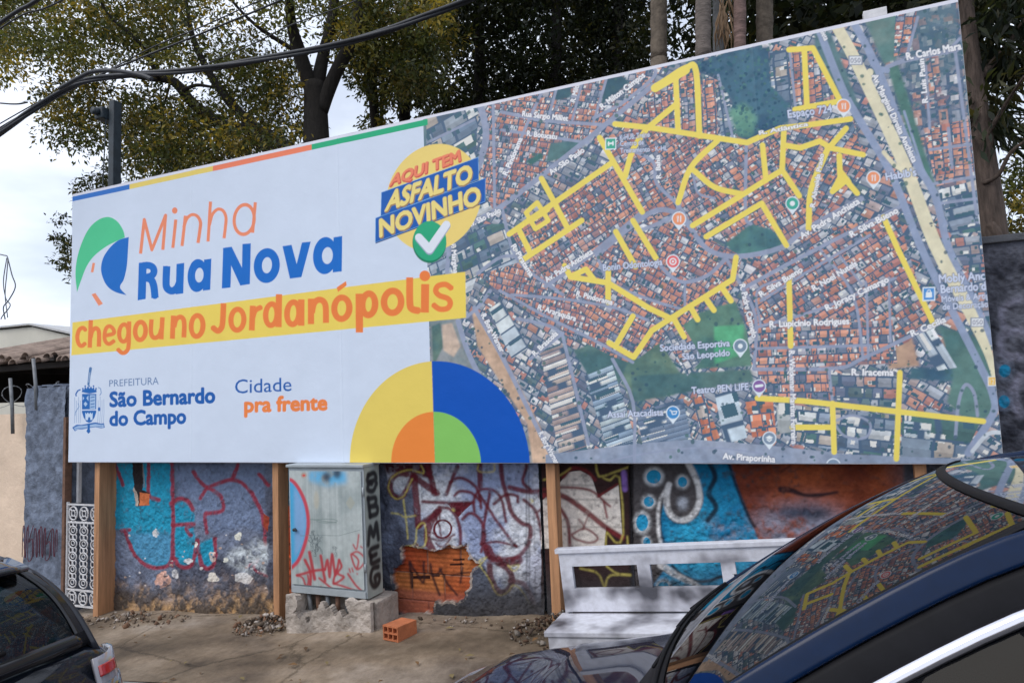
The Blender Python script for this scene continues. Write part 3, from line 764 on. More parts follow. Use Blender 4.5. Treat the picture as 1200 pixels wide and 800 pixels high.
# Minha
ORG = I(230, 128, 100)
k = crop(60, 130, 0.25)
for pts, sm in [([(420, 668), (437, 508), (473, 650), (537, 488), (524, 650)], 0), ([(585, 508), (571, 641)], 0), ([(630, 490), (614, 632)], 0), ([(622, 545), (636, 505), (660, 486), (686, 492), (701, 520), (698, 560), (690, 618)], 5), ([(748, 424), (736, 611)], 0), ([(742, 535), (757, 484), (783, 460), (808, 468), (821, 500), (818, 545), (812, 596)], 5), ([(958, 427), (945, 570)], 0)]:
    bd.shape(rib(k(pts), 3.7, sm=sm), ORG)
bd.shape([k(ellipse((580, 466), 13, 15))], ORG)
bd.ring(k(ellipse((906, 508), 54, 78, 6)), k(ellipse((906, 508), 39, 61, 6)), ORG)
# Rua Nova
k = crop(150, 265, 0.225); BLU = I(4, 98, 190)
bd.shape([k([(58, 190), (100, 184), (94, 378), (52, 385)])] + rib(k([(78, 205), (108, 203), (130, 213), (137, 235), (126, 256), (94, 266)]), 8.2, sm=5) + rib(k([(96, 268), (122, 278), (136, 310), (143, 372)]), 8.6, sm=5), BLU)
bd.shape(rib(k([(203, 207), (200, 290), (206, 322), (230, 336), (256, 322), (271, 290)]), 8.6, sm=5) + [k([(254, 196), (294, 190), (290, 349), (250, 354)])], BLU)
bd.ring(k(ellipse((364, 256), 52, 86, 4)), k(ellipse((374, 254), 21, 38, 4)), BLU); bd.shape([k([(398, 173), (436, 168), (430, 330), (392, 335)])], BLU)
bd.shape([k([(497, 112), (542, 106), (535, 318), (490, 323)]), k([(598, 92), (641, 88), (636, 300), (592, 306)]), k([(497, 112), (542, 106), (636, 300), (586, 308)])], BLU)
bd.ring(k(ellipse((724, 204), 68, 91, 5)), k(ellipse((725, 202), 26, 42, 5)), BLU)
bd.shape([k([(806, 103), (853, 96), (880, 196), (907, 84), (953, 79), (905, 264), (845, 272)])], BLU)
bd.ring(k(ellipse((1028, 152), 63, 97, 4)), k(ellipse((1040, 152), 28, 44, 4)), BLU); bd.shape([k([(1072, 57), (1118, 50), (1116, 234), (1068, 240)])], BLU)
# yellow ribbon and its headline
bd.shape([[(85.5, 377.5), (545.5, 318), (546.5, 372), (84, 416)]], I(222, 194, 92))
OR2 = I(232, 118, 62)
k = crop(80, 325, 0.2)
def st(pts, w, sm=5): bd.shape(rib(k(pts), w * (0.2 if k is k2 else 0.2083), sm=sm if len(pts) > 2 else 0), OR2)
k2 = k
def ro(c, rx, ry, w, rot=4): bd.ring(k(ellipse(c, rx + w / 2, ry + w / 2, rot)), k(ellipse(c, rx - w / 2, ry - w / 2, rot)), OR2)
st([(104, 308), (88, 294), (66, 306), (55, 345), (62, 385), (80, 400), (102, 384)], 24)
st([(134, 248), (127, 410)], 25); st([(132, 350), (142, 312), (162, 296), (178, 308), (182, 340), (180, 404)], 25)
st([(214, 340), (266, 327), (264, 300), (243, 284), (224, 296), (213, 335), (218, 372), (240, 388), (272, 368)], 23)
ro((326, 324), 27, 50, 25); st([(358, 256), (354, 395), (340, 432), (315, 440), (288, 418)], 25)
ro((424, 312), 31, 52, 28)
st([(490, 244), (486, 312), (494, 344), (514, 352), (536, 336), (548, 300)], 26); st([(554, 232), (547, 361)], 27)
st([(618, 222), (612, 358)], 29); st([(622, 290), (634, 246), (657, 230), (676, 242), (682, 275), (679, 350)], 28)
ro((757, 283), 34, 61, 30)
st([(912, 150), (906, 255), (898, 294), (876, 312), (846, 290)], 33)
ro((992, 246), 38, 61, 31)
st([(1083, 164), (1076, 309)], 34); st([(1083, 232), (1098, 192), (1134, 172)], 30)
k = crop(310, 310, 0.20833)
ro((40, 280), 32, 60, 31); st([(83, 165), (80, 350)], 35)
ro((162, 272), 34, 62, 33); st([(209, 194), (208, 342)], 36)
st([(263, 190), (263, 333)], 35); st([(268, 270), (280, 218), (306, 196), (334, 206), (346, 240), (347, 326)], 34)
ro((437, 244), 43, 60, 35); bd.shape([k([(408, 127), (462, 92), (466, 116), (416, 153)])], OR2)
st([(535, 162), (535, 380)], 41); ro((588, 222), 36, 60, 37)
ro((722, 208), 48, 62, 37)
st([(818, 70), (819, 215), (832, 248), (870, 258)], 39)
st([(905, 108), (903, 268)], 45); bd.shape([k(ellipse((903, 62), 30, 30))], OR2)
st([(1056, 134), (1020, 110), (978, 118), (964, 146), (985, 172), (1030, 188), (1046, 214), (1030, 244), (985, 248), (948, 222)], 31)
# municipality block
NAVY = I(14, 84, 166); ORG3 = I(230, 122, 68)
bd.text('PREFEITURA', [(128, 452.6), (186, 450), (186, 441.3), (128, 445)], I(90, 118, 166), bold=0)
bd.text('São Bernardo', [(128, 476), (252.5, 471), (252.5, 453.6), (128, 459.4)], NAVY, bold=0.04)
bd.text('do Campo', [(128, 498.2), (218.5, 495.2), (218.5, 478.6), (128, 482)], NAVY, bold=0.04)
bd.text('Cidade', [(275.5, 460.6), (342, 457.4), (342, 441.6), (275.5, 444.6)], NAVY, bold=0.004)
bd.text('pra frente', [(286, 482.2), (384, 479.4), (384, 462.6), (286, 465.6)], ORG3, bold=0.045)
# coat of arms
k = crop(80, 420, 0.13333); CA = I(24, 92, 170); CL = I(110, 140, 190)
bd.shape(rib(k([(178, 225), (186, 150), (196, 85)]), [2.6, 2.6, 3.4], 'round'), I(70, 110, 165)); bd.shape(rib(k([(180, 205), (190, 120)]), 1, 'round'), WHITE, alpha=0.5)
bd.shape([k([(120, 292), (128, 262), (140, 274), (148, 240), (162, 264), (172, 238), (188, 262), (200, 240), (212, 262), (226, 244), (232, 274), (246, 262), (250, 294), (185, 306)])], CA)
for x in (130, 150, 184, 222, 244): bd.shape([k(ellipse((x, 240 if 140 < x < 230 else 262), 7, 8))], CA)
sh = [(122, 308), (246, 308), (246, 470), (232, 515), (206, 552), (184, 562), (160, 552), (136, 515), (122, 470)]
bd.shape([k(sh)], CA)
bd.shape([k([(190, 318), (238, 318), (238, 440), (190, 440)])], I(150, 176, 216)); bd.shape([k([(128, 330), (142, 345), (128, 365)]), k([(178, 320), (160, 345), (178, 372)]), k([(136, 395), (152, 376), (170, 396), (152, 420)])], I(160, 184, 222))
for y in (340, 370, 400, 425): bd.shape(rib(k([(196, y), (232, y - 6)]), 1.0), CA)
bd.shape(rib(k([(122, 450), (246, 448)]), 1.3), WHITE); bd.shape([k([(152, 536), (150, 470), (162, 486), (172, 470), (184, 486), (196, 470), (206, 486), (216, 470), (214, 536), (196, 538), (192, 512), (178, 512), (172, 540)])], I(184, 200, 230))
for x in (58, 74, 92, 108, 262, 280, 296, 312):
    bd.shape(rib(k([(x, 330 + (x * 7) % 40), (x + 2, 470), (x - 3, 565)]), 0.55), CL, alpha=0.8)
bd.shape(rib(k([(110, 270), (86, 280), (68, 310), (72, 330)]), 1.5), CA); bd.shape(rib(k([(262, 250), (284, 262), (290, 300), (276, 322)]), 1.0), CL)
bd.shape([k(ellipse((272, 442), 11, 18))], CA); bd.shape(rib(k([(88, 390), (96, 420), (64, 470), (60, 500)]), 0.9), CL)
bd.shape(rib(k([(48, 620), (80, 598), (120, 600), (180, 588), (240, 578), (290, 590), (318, 584)]), 5.4), CA); bd.shape(rib(k([(56, 616), (90, 602), (130, 600), (180, 594), (240, 584), (290, 592), (312, 590)]), 3.4), I(150, 174, 214))
bd.shape(rib(k([(60, 612), (300, 592)]), 1.0), CA, alpha=0.6); bd.shape([k([(168, 570), (192, 568), (190, 612), (196, 640), (178, 658), (160, 636), (172, 612)])], CA)

M_VINYL = attr_mat('printed_vinyl', rough=0.55, var=0.05, scale=3, bump=0.12, bscale=9, spec=0.25, bdist=0.02)
M_WOOD = pm('sawn_timber', (0.48, 0.245, 0.12), 0.75, 0.35, 3, 0.3, 40, stretch=(9, 9, 0.7), dark=(0.20, 0.095, 0.045), dpos=0.66)
M_PLY = pm('frame_timber', (0.30, 0.19, 0.11), 0.8, 0.3, 4, 0.2, 40)
rip = 0.007 * (fbm(bd.h, bd.w, 160, 77, 3) - 0.5) + 0.0015 * (fbm(bd.h, bd.w, 30, 78, 2) - 0.5)
for sx in (1.49, 2.98, 4.47, 5.96):
    rip -= 0.0022 * np.exp(-((np.arange(bd.w) * bd.res - sx) / 0.006) ** 2)[None, :] + 0.003 * np.exp(-((np.arange(bd.w) * bd.res - sx - 0.05) / 0.05) ** 2)[None, :]
billboard = thing('billboard', 'large street billboard with a white message panel and a yellow-marked aerial map on timber posts', 'billboard', (0, 0, 0))
yf = lambda X, Z, I_, J_: rip[np.ix_(J_, I_)]
link('message_panel', bd.mesh('message_panel', yf, 0, mask_x * bd.res), M_VINYL, billboard)
link('map_panel', bd.mesh('map_panel', yf, mask_x * bd.res, BW), M_VINYL, billboard)
f = MB()
for z0, z1 in ((0.004, 0.054), (0.8, 0.85), (1.6, 1.65), (BH - 0.054, BH - 0.004)): f.box((0.004, 0.006, z0), (BW - 0.004, 0.034, z1))
for x in np.linspace(0.004, BW - 0.054, 8): f.box((x, 0.0342, 0.004), (x + 0.05, 0.058, BH - 0.004))
f.build('back_frame', M_PLY, billboard)
hem = MB()
hem.box((-0.003, 0.004, 0.0), (0.001, 0.05, BH)).box((BW - 0.001, 0.004, 0.0), (BW + 0.003, 0.05, BH)).box((-0.003, 0.003, BH), (BW + 0.003, 0.05, BH + 0.004)).box((-0.003, 0.003, -0.004), (BW + 0.003, 0.05, 0))
hem.build('banner_hem', pm('banner_hem', (0.62, 0.6, 0.64), 0.6, 0.08), billboard)
for x, w, d in ((0.262, 0.062, 0.165), (2.268, 0.056, 0.115), (4.525, 0.062, 0.10), (at1(1072, 552, 0.06)[0], 0.055, 0.05)):
    p = MB().box((x, 0.060, ground_z(x) - 0.25), (x + w, 0.060 + d, BH - 0.2), None, 0.003)
    p.build('post', M_WOOD, billboard)
# ------------------------------------------------------------------ ground, road, kerb
M_PAVE = None
def ground_mat():
    m, nt, b, out = _new('worn_concrete_pavement')
    n1 = _noise(nt, 1.3, 8, 0.62); n2 = _noise(nt, 14, 12, 0.78); n3 = _noise(nt, 0.55, 4, 0.5, (1, 2.2, 1))
    r1 = _ramp(nt, n1.outputs['Fac'], [(0.32, (0.115, 0.085, 0.062)), (0.5, (0.32, 0.258, 0.20)), (0.68, (0.52, 0.45, 0.39))])
    r2 = _ramp(nt, n2.outputs['Fac'], [(0.3, (0.55, 0.53, 0.5)), (0.62, (1, 1, 1))])
    r3 = _ramp(nt, n3.outputs['Fac'], [(0.38, (0.42, 0.38, 0.31)), (0.5, (0.86, 0.80, 0.70)), (0.62, (1.0, 1.0, 1.0))])
    a = nt.nodes.new('ShaderNodeMix'); a.data_type = 'RGBA'; a.blend_type = 'MULTIPLY'; a.inputs['Factor'].default_value = 1
    c = nt.nodes.new('ShaderNodeMix'); c.data_type = 'RGBA'; c.blend_type = 'MULTIPLY'; c.inputs['Factor'].default_value = 1
    nt.links.new(r1.outputs[0], a.inputs['A']); nt.links.new(r2.outputs[0], a.inputs['B'])
    nt.links.new(a.outputs['Result'], c.inputs['A']); nt.links.new(r3.outputs[0], c.inputs['B'])
    # cracks and moss lines
    tc = nt.nodes.new('ShaderNodeTexCoord'); vo = nt.nodes.new('ShaderNodeTexVoronoi'); vo.feature = 'DISTANCE_TO_EDGE'; vo.inputs['Scale'].default_value = 0.9
    wn = nt.nodes.new('ShaderNodeMix'); wn.data_type = 'RGBA'; wn.inputs['Factor'].default_value = 0.12
    nt.links.new(tc.outputs['Object'], wn.inputs['A']); nt.links.new(n2.outputs['Color'], wn.inputs['B']); nt.links.new(wn.outputs['Result'], vo.inputs['Vector'])
    cr = _ramp(nt, vo.outputs['Distance'], [(0.0, (0.3, 0.28, 0.22)), (0.012, (1, 1, 1))])
    d = nt.nodes.new('ShaderNodeMix'); d.data_type = 'RGBA'; d.blend_type = 'MULTIPLY'; d.inputs['Factor'].default_value = 0.8
    nt.links.new(c.outputs['Result'], d.inputs['A']); nt.links.new(cr.outputs[0], d.inputs['B'])
    nt.links.new(d.outputs['Result'], b.inputs['Base Color'])
    rr = nt.nodes.new('ShaderNodeMapRange'); rr.inputs['To Min'].default_value = 0.6; rr.inputs['To Max'].default_value = 0.95
    nt.links.new(n1.outputs['Fac'], rr.inputs['Value']); nt.links.new(rr.outputs[0], b.inputs['Roughness'])
    bp = nt.nodes.new('ShaderNodeBump'); bp.inputs['Strength'].default_value = 0.5; bp.inputs['Distance'].default_value = 0.02
    nt.links.new(n2.outputs['Fac'], bp.inputs['Height']); nt.links.new(bp.outputs['Normal'], b.inputs['Normal'])
    return m
M_PAVE = ground_mat()
M_ASPH = pm('asphalt', (0.055, 0.055, 0.058), 0.85, 0.35, 3, 0.6, 120)
M_KERB = pm('kerb_concrete', (0.27, 0.26, 0.25), 0.85, 0.3, 6, 0.3, 60)
M_EARTH = pm('bare_earth', (0.10, 0.075, 0.05), 0.95, 0.4, 1.2, 0.4, 20)
KY = -1.0
def sheet(xs, ys, zf, name, mat, kind='structure'):
    v = [(x, y, zf(x, y)) for y in ys for x in xs]; n = len(xs)
    q = [(j * n + i, j * n + i + 1, (j + 1) * n + i + 1, (j + 1) * n + i) for j in range(len(ys) - 1) for i in range(n - 1)]
    o = link(name, np_mesh(name, v, q, None, True), mat)
    return tag(o, kind=kind)
bumpy = lambda x, y: ground_z(x, y) + 0.012 * math.sin(x * 2.3 + y) * math.sin(y * 3.1 + 0.7 * x) + 0.006 * math.sin(x * 7.7) * math.sin(y * 6.1)
sheet(np.arange(-6, 12.01, 0.12), np.linspace(KY, 0.6, 16), bumpy, 'sidewalk', M_PAVE)
xs = np.linspace(-60, 60, 61)
sheet(xs, [KY - 9.5, KY - 4, KY - 0.16], lambda x, y: road_z(x, y), 'road', M_ASPH)
def far(x, y):
    z = -1.37 + 0.075 * x if abs(x) < 40 else -1.37 + 0.075 * 40 * (1 if x > 0 else -1)
    return z - 0.42
sheet(np.r_[-900, -300, -90, np.linspace(-60, 60, 25), 90, 300, 900], np.r_[-900, -200, -40, -13, -6, 0.5, 6, 20, 60, 300, 900], far, 'ground', M_EARTH)
kb = MB()
xk = np.arange(-30, 30.01, 1.0)
for i in range(len(xk) - 1):
    a, b = xk[i] + 0.006, xk[i + 1] - 0.006
    za, zb = -1.37 + 0.075 * a + 0.04 * KY + 0.004, -1.37 + 0.075 * b + 0.04 * KY + 0.004
    kb.add([(a, KY - 0.15, za), (b, KY - 0.15, zb), (b, KY - 0.003, zb), (a, KY - 0.003, za), (a, KY - 0.17, za - 0.3), (b, KY - 0.17, zb - 0.3), (b, KY - 0.003, zb - 0.3), (a, KY - 0.003, za - 0.3)],
           [(0, 1, 2, 3), (4, 5, 1, 0), (3, 2, 6, 7), (0, 3, 7, 4), (1, 5, 6, 2), (7, 6, 5, 4)])
tag(kb.build('kerb', M_KERB), kind='structure')

# ------------------------------------------------------------------ graffiti walls
WY = 0.22
LW = np.array([0.52, 0.54, 0.62])               # light that reaches the wall under the board
def onwall(px): return at(px, WY)[:, [0, 2]]
def J(r, g, b): return np.clip(s2l((r, g, b)) / LW, 0.004, 0.85)
SX0, SX1 = onwall([(436, 640)])[0][0], onwall([(742, 640)])[0][0]
wl = Canvas(0.05, -1.5, 8.4, 1.252, 0.004, J(70, 78, 98), onwall)
H_, W_ = wl.h, wl.w
n1 = fbm(H_, W_, 75, 21, 6, 0.6); n2 = fbm(H_, W_, 17, 22, 4, 0.6); n3 = fbm(H_, W_, 250, 23, 5); n4 = fbm(H_, W_, 6, 24, 2)
XX, ZZ = np.meshgrid(np.arange(W_) * wl.res + wl.x0, np.arange(H_) * wl.res + wl.z0)
HG = ZZ - (-1.37 + 0.075 * XX)                   # height above the pavement
col = mixc(np.array(J(58, 62, 80)), np.array(J(96, 106, 132)), ss(0.3, 0.7, n1))
col = mixc(col, np.array(J(48, 62, 86)), ss(2.9, 3.3, XX) * ss(0.35, 0.6, n3) * (XX < SX1))
col = mixc(col, np.array(J(62, 60, 66)), ss(SX1 - 0.01, SX1, XX))
col *= (0.75 + 0.5 * n2)[..., None]
wl.a[:] = col
rough = np.clip(ss(0.2, 0.48, n4 * 0.5 + n2 * 0.5) * 0.5 + 0.5, 0, 1)   # paint misses the pits of the render
def P(k, pts): return k(np.asarray(pts, float))
k = crop(100, 530, 0.28763)
CY = J(30, 120, 156)
def wfill(pts, c, **kw): wl.shape([P(k, pts)], c, wear=rough, **kw)
def wst(pts, w, c, sm=6, soft=1, alpha=0.92, rnd=True): wl.shape(rib(P(k, pts), np.asarray(w, float) * KS if hasattr(w, '__len__') else w * KS * 1.22, 'round', sm=sm if len(pts) > 2 else 0), c, wear=rough, soft=soft, alpha=alpha)
KS = 0.28763
wfill([(90, 40), (360, 40), (358, 455), (300, 470), (215, 430), (165, 320), (100, 305)], CY, soft=2)
wl.shape([P(k, [(175, 325), (350, 330), (352, 440), (290, 455), (215, 425)])], J(70, 116, 156), wear=rough, soft=3, alpha=0.75)
wfill([(360, 215), (400, 195), (445, 250), (440, 320), (460, 370), (520, 345), (535, 440), (490, 470), (450, 440), (400, 460), (362, 430)], CY, soft=2)
wl.shape([P(k, [(365, 45), (730, 45), (735, 330), (640, 300), (540, 330), (450, 290), (440, 190), (380, 180)])], J(92, 108, 142), wear=rough, soft=4, alpha=0.7)
MAR = J(118, 40, 58)
for pts in [[(355, 40), (356, 250), (354, 460)], [(350, 205), (385, 186), (418, 198), (437, 232)], [(440, 78), (475, 128), (520, 152), (556, 185), (556, 235), (505, 246), (490, 252), (495, 325)], [(470, 185), (492, 148), (540, 125), (600, 110), (655, 138), (703, 210), (733, 300), (731, 375)],
            [(600, 105), (622, 48)], [(352, 296), (440, 290), (412, 308), (430, 336)], [(362, 430), (390, 462), (430, 460), (450, 400), (457, 355), (470, 440), (498, 472), (530, 440), (526, 350)], [(150, 316), (180, 314)], [(165, 318), (182, 380), (216, 432), (270, 466), (330, 462), (356, 430)],
            [(258, 40), (259, 165), (300, 192)], [(122, 45), (150, 132)], [(708, 88), (748, 132)]]: wst(pts, 13, MAR)
wst([(652, 470), (705, 432), (690, 470), (742, 502)], 8, MAR)
# fallen plaster, white spray, chips
wl.shape([P(k, [(640, 385), (700, 350), (752, 380), (752, 500), (650, 490), (570, 440), (590, 400)])], J(168, 178, 208), wear=ss(0.3, 0.6, n2 * 0.6 + n1 * 0.4), soft=7, alpha=0.85)
for c, rx, ry, cl in [((288, 328), 20, 24, (196, 196, 204)), ((520, 510), 26, 24, (186, 176, 178)), ((640, 510), 44, 28, (190, 190, 198)), ((312, 515), 34, 40, (176, 140, 134)), ((365, 495), 18, 22, (170, 172, 184)), ((620, 340), 24, 22, (200, 180, 180)), ((520, 420), 18, 26, (186, 160, 156)), ((450, 375), 8, 16, (186, 176, 176)), ((575, 435), 14, 12, (196, 184, 182)), ((420, 440), 20, 14, (180, 190, 200))]:
    a = np.linspace(0, 2 * math.pi, 26, endpoint=False); rr = rng.uniform(0.4, 1.25, 26); rr = (np.roll(rr, 1) + rr * 1.2 + np.roll(rr, -1) + np.roll(rr, 2) * 0.6) / 3.8
    wl.shape([P(k, np.stack([c[0] + np.cos(a) * rx * rr, c[1] + np.sin(a) * ry * rr], 1))], J(*cl), wear=ss(0.25, 0.5, n2))
for _ in range(46):
    c = (rng.uniform(110, 750), rng.uniform(330, 560)); a = np.linspace(0, 2 * math.pi, 9, endpoint=False)
    wl.shape([P(k, np.stack([c[0] + np.cos(a) * rng.uniform(2, 8), c[1] + np.sin(a) * rng.uniform(2, 7)], 1))], J(*[(170, 170, 180), (160, 140, 134), (52, 54, 66)][rng.integers(3)]), alpha=0.85)
wl.shape([P(k, [(190, 40), (232, 40), (236, 150), (262, 166), (260, 214), (206, 218), (200, 150)])], J(36, 32, 36))
wl.shape([P(k, [(199, 138), (214, 160), (218, 216), (204, 216)])], J(150, 140, 138)); wl.shape([P(k, [(226, 160), (262, 168), (259, 214), (222, 214)])], J(170, 96, 64)); wst([(232, 48), (240, 140)], 3, J(120, 100, 90), 0)
wl.shape([P(k, [(815, 215), (860, 215), (860, 585), (822, 585)])], J(168, 74, 44)); wl.shape([P(k, [(812, 40), (860, 40), (860, 215), (825, 215)])], J(34, 84, 110), soft=2)
for y in (300, 370, 430, 500, 545): wst([(815, y), (862, y + 4)], 5, J(70, 52, 50), 0)
wl.shape([P(k, [(725, 245), (752, 262), (748, 322), (730, 300)])], J(120, 52, 40))
# --- second stretch: silver burner in maroon outline
k = crop(440, 540, 0.225); KS = 0.225
LV = J(158, 168, 200); MR = J(78, 26, 38); YL = J(186, 168, 92)
silver = lambda x0, y0, h, w: mixc(np.array(J(116, 128, 164)), np.array(J(168, 174, 200)), ss(0.35, 0.65, n1[y0:y0 + h, x0:x0 + w]))
wl.shape([P(k, [(50, 20), (200, 20), (300, 10), (900, 10), (900, 180), (885, 430), (850, 720), (800, 620), (700, 700), (620, 660), (560, 520), (440, 470), (280, 470), (255, 340), (215, 330), (195, 130), (150, 180), (95, 180), (70, 130)])], silver, wear=rough, soft=1)
wl.shape([P(k, [(40, 10), (290, 10), (300, 100), (190, 62), (60, 60)])], J(62, 26, 38), wear=rough, soft=2)
for pts, w in [([(165, 70), (120, 66), (85, 95), (76, 140), (100, 180), (140, 182), (172, 130), (192, 84)], 24), ([(195, 72), (250, 115), (320, 165)], 30), ([(275, 15), (292, 90), (308, 165)], 26), ([(200, 80), (214, 200), (224, 335)], 28), ([(222, 338), (275, 300), (335, 255)], 24),
    ([(246, 210), (370, 216), (512, 214)], 15), ([(300, 465), (272, 410), (280, 335), (322, 262)], 32), ([(330, 238), (390, 250), (428, 305), (445, 390), (442, 455)], 15), ([(455, 300), (490, 270), (530, 284), (562, 335), (570, 400), (552, 470)], 15),
    ([(370, 172), (392, 110), (432, 25)], 16), ([(388, 112), (430, 86), (482, 100), (535, 150), (552, 242)], 14), ([(414, 178), (440, 156), (500, 164), (548, 205)], 14), ([(518, 262), (514, 200), (545, 150), (600, 144), (642, 170), (666, 230), (680, 315)], 13), ([(600, 155), (576, 270), (553, 432)], 14),
    ([(545, 175), (620, 290), (735, 445)], 13), ([(553, 430), (640, 418), (738, 442)], 11), ([(618, 222), (676, 176), (738, 180), (742, 212)], 14), ([(700, 135), (800, 158), (900, 150)], 22), ([(545, 15), (548, 130)], 26), ([(655, 15), (664, 95), (690, 200), (712, 272), (760, 322), (806, 342), (800, 420), (760, 482), (700, 512), (602, 500), (574, 440)], 20),
    ([(772, 200), (830, 252), (858, 330), (870, 412)], 15), ([(585, 455), (610, 498), (670, 520), (745, 515)], 40), ([(596, 530), (600, 600), (632, 668), (676, 680), (712, 632), (694, 565), (640, 530)], 26), ([(700, 622), (780, 645), (835, 760)], 20), ([(790, 20), (770, 105), (806, 146)], 16), ([(885, 230), (850, 260)], 12)]:
    wst(pts, w, MR)
wl.shape([P(k, [(372, 216), (512, 214), (470, 250), (430, 292), (400, 250)])], MR, wear=rough)
wl.shape(rib(P(k, ellipse((350, 352), 44, 46)), 11 * KS, closed=True), MR, wear=rough)
for pts in [[(330, 252), (338, 305)], [(312, 262), (318, 312)], [(294, 402), (345, 412), (412, 382)], [(318, 425), (352, 446), (392, 402)], [(325, 310), (345, 390)], [(300, 372), (330, 400)], [(380, 440), (430, 452)]]: wst(pts, 9, J(70, 24, 36), 3)
for pts in [[(148, 198), (156, 272), (170, 402)], [(84, 268), (124, 274), (152, 290), (210, 282)], [(160, 442), (208, 428), (215, 350), (256, 322), (256, 442), (170, 446)], [(190, 92), (152, 176), (104, 194), (68, 140), (84, 88), (130, 56), (190, 44), (252, 62), (240, 20)], [(538, 545), (582, 498), (540, 520), (560, 560), (592, 612), (640, 695), (690, 680), (716, 645), (762, 672), (826, 785)], [(700, 548), (748, 540), (722, 572), (690, 540)], [(538, 15), (540, 50), (618, 52), (620, 15)], [(400, 250), (412, 258), (406, 246)], [(806, 198), (822, 206), (812, 214)]]: wst(pts, 5, YL, 3)
# plank-and-sheet stretch
wl.shape([P(k, [(780, 470), (900, 470), (900, 810), (830, 760), (780, 640)])], J(140, 146, 176), wear=rough, soft=10, alpha=0.6)
for x in (786, 800): wst([(x, 5), (x + 2, 810)], 4, J(34, 34, 42), 0)
wst([(826, 190), (830, 480)], 3, J(50, 46, 56), 0); wst([(832, 745), (832, 548), (900, 546)], 3, J(44, 44, 52), 0)
# --- third stretch: planks with white lettering, then the blue mural
k = crop(640, 530, 0.2875); KS = 0.2875
wl.shape([P(k, [(-20, 30), (345, 30), (350, 640), (-20, 640)])], lambda x0, y0, h, w: mixc(np.array(J(34, 24, 28)), np.array(J(52, 34, 36)), n1[y0:y0 + h, x0:x0 + w]))
wl.shape([P(k, [(-20, 200), (60, 118), (92, 78), (140, 72), (186, 96), (214, 182), (296, 130), (312, 340), (246, 300), (238, 382), (-20, 390)])], J(184, 174, 178), wear=rough)
for pts, w in [([(-20, 175), (60, 172), (150, 228), (240, 300), (312, 345)], 18), ([(-20, 150), (60, 140), (180, 152), (245, 205), (262, 218)], 9), ([(236, 200), (250, 264)], 8), ([(60, 228), (90, 284), (98, 385)], 12), ([(105, 332), (160, 308), (212, 346), (180, 366), (120, 350), (105, 332)], 7), ([(150, 312), (176, 248)], 5), ([(135, 270), (158, 302)], 5), ([(210, 180), (292, 128)], 8), ([(70, 100), (110, 62), (165, 75), (200, 110)], 12)]: wst(pts, w, J(92, 34, 40), 4)
for pts in [[(204, 45), (216, 96), (270, 82), (342, 56)], [(232, 100), (262, 112), (300, 98), (316, 330), (284, 366), (248, 322), (244, 392)], [(-10, 110), (60, 90), (100, 62)], [(332, 340), (336, 392)]]: wst(pts, 4, YL, 2)
wst([(318, 80), (322, 148)], 18, J(112, 86, 160), 0)
for y in (130, 188, 300): wst([(-10, y), (330, y + 4)], 2.4, J(30, 22, 26), 0)
wst([(347, 30), (352, 640)], 16, J(20, 18, 22), 0)
BL = J(30, 120, 166)
blue = lambda x0, y0, h, w: mixc(np.array(J(20, 98, 144)), np.array(J(40, 134, 178)), ss(0.3, 0.7, n1[y0:y0 + h, x0:x0 + w]))
wl.shape([P(k, [(585, 40), (760, 40), (800, 180), (840, 280), (880, 380), (900, 640), (360, 640), (480, 480), (470, 380), (462, 280), (482, 200), (505, 265), (560, 292), (622, 255), (640, 180), (620, 100)])], blue, wear=rough, soft=1)
wl.shape([P(k, [(640, 270), (860, 280), (900, 370), (700, 380)])], J(110, 116, 140), wear=ss(0.4, 0.6, n1 * 0.5 + n2 * 0.5), soft=8, alpha=0.9)
for c, r in [((440, 97), (34, 32)), ((420, 198), (24, 24)), ((393, 283), (28, 40)), ((557, 118), (22, 24)), ((412, 362), (16, 22)), ((480, 545), (26, 26)), ((590, 600), (24, 22))]:
    wl.shape([P(k, ellipse(c, r[0] * 1.22, r[1] * 1.22))], J(172, 178, 192), wear=rough, soft=2, alpha=0.8); wl.shape([P(k, ellipse(c, r[0] * 0.86, r[1] * 0.86))], BL, wear=rough)
wl.shape([P(k, ellipse((558, 205), 20, 26))], J(140, 148, 168), wear=rough, soft=3)
wst([(668, 40), (690, 100), (664, 165), (694, 222), (660, 275)], 17, J(22, 30, 44)); wst([(585, 40), (622, 120), (634, 200), (592, 268), (540, 284), (500, 255)], 10, J(26, 30, 40)); wst([(500, 130), (472, 200), (466, 300), (486, 378)], 9, J(26, 30, 40))
wst([(580, 40), (618, 120), (626, 200), (590, 262), (540, 272), (502, 240), (492, 180), (502, 130)], 20, J(178, 180, 192)); wst([(500, 128), (464, 200), (458, 300), (472, 380)], [8, 12, 14, 14], J(178, 180, 192))
wst([(515, 460), (560, 500), (640, 524), (760, 490)], 11, J(24, 28, 40)); wst([(470, 455), (520, 490), (600, 530), (660, 560)], [30, 26, 20, 8], J(170, 172, 184))
wst([(140, 470), (210, 490), (240, 550)], 5, YL); wst([(240, 550), (262, 500), (345, 498)], 5, YL); wst([(246, 460), (290, 490), (345, 496)], 4, YL)
brown = lambda x0, y0, h, w: mixc(np.array(J(92, 44, 34)), np.array(J(134, 70, 46)), ss(0.3, 0.7, n1[y0:y0 + h, x0:x0 + w]))
wl.shape([P(k, [(750, 40), (1460, 40), (1460, 640), (900, 640), (870, 360), (830, 260), (785, 150)])], brown, wear=rough, soft=1)
gf = ss(180, 300, 530 + 0 * XX) if False else None
wl.shape([P(k, [(830, 250), (900, 225), (1100, 200), (1300, 300), (1460, 300), (1460, 640), (880, 640), (860, 340)])], J(112, 118, 142), wear=ss(0.35, 0.6, n1 * 0.45 + n2 * 0.55), soft=16, alpha=0.95)
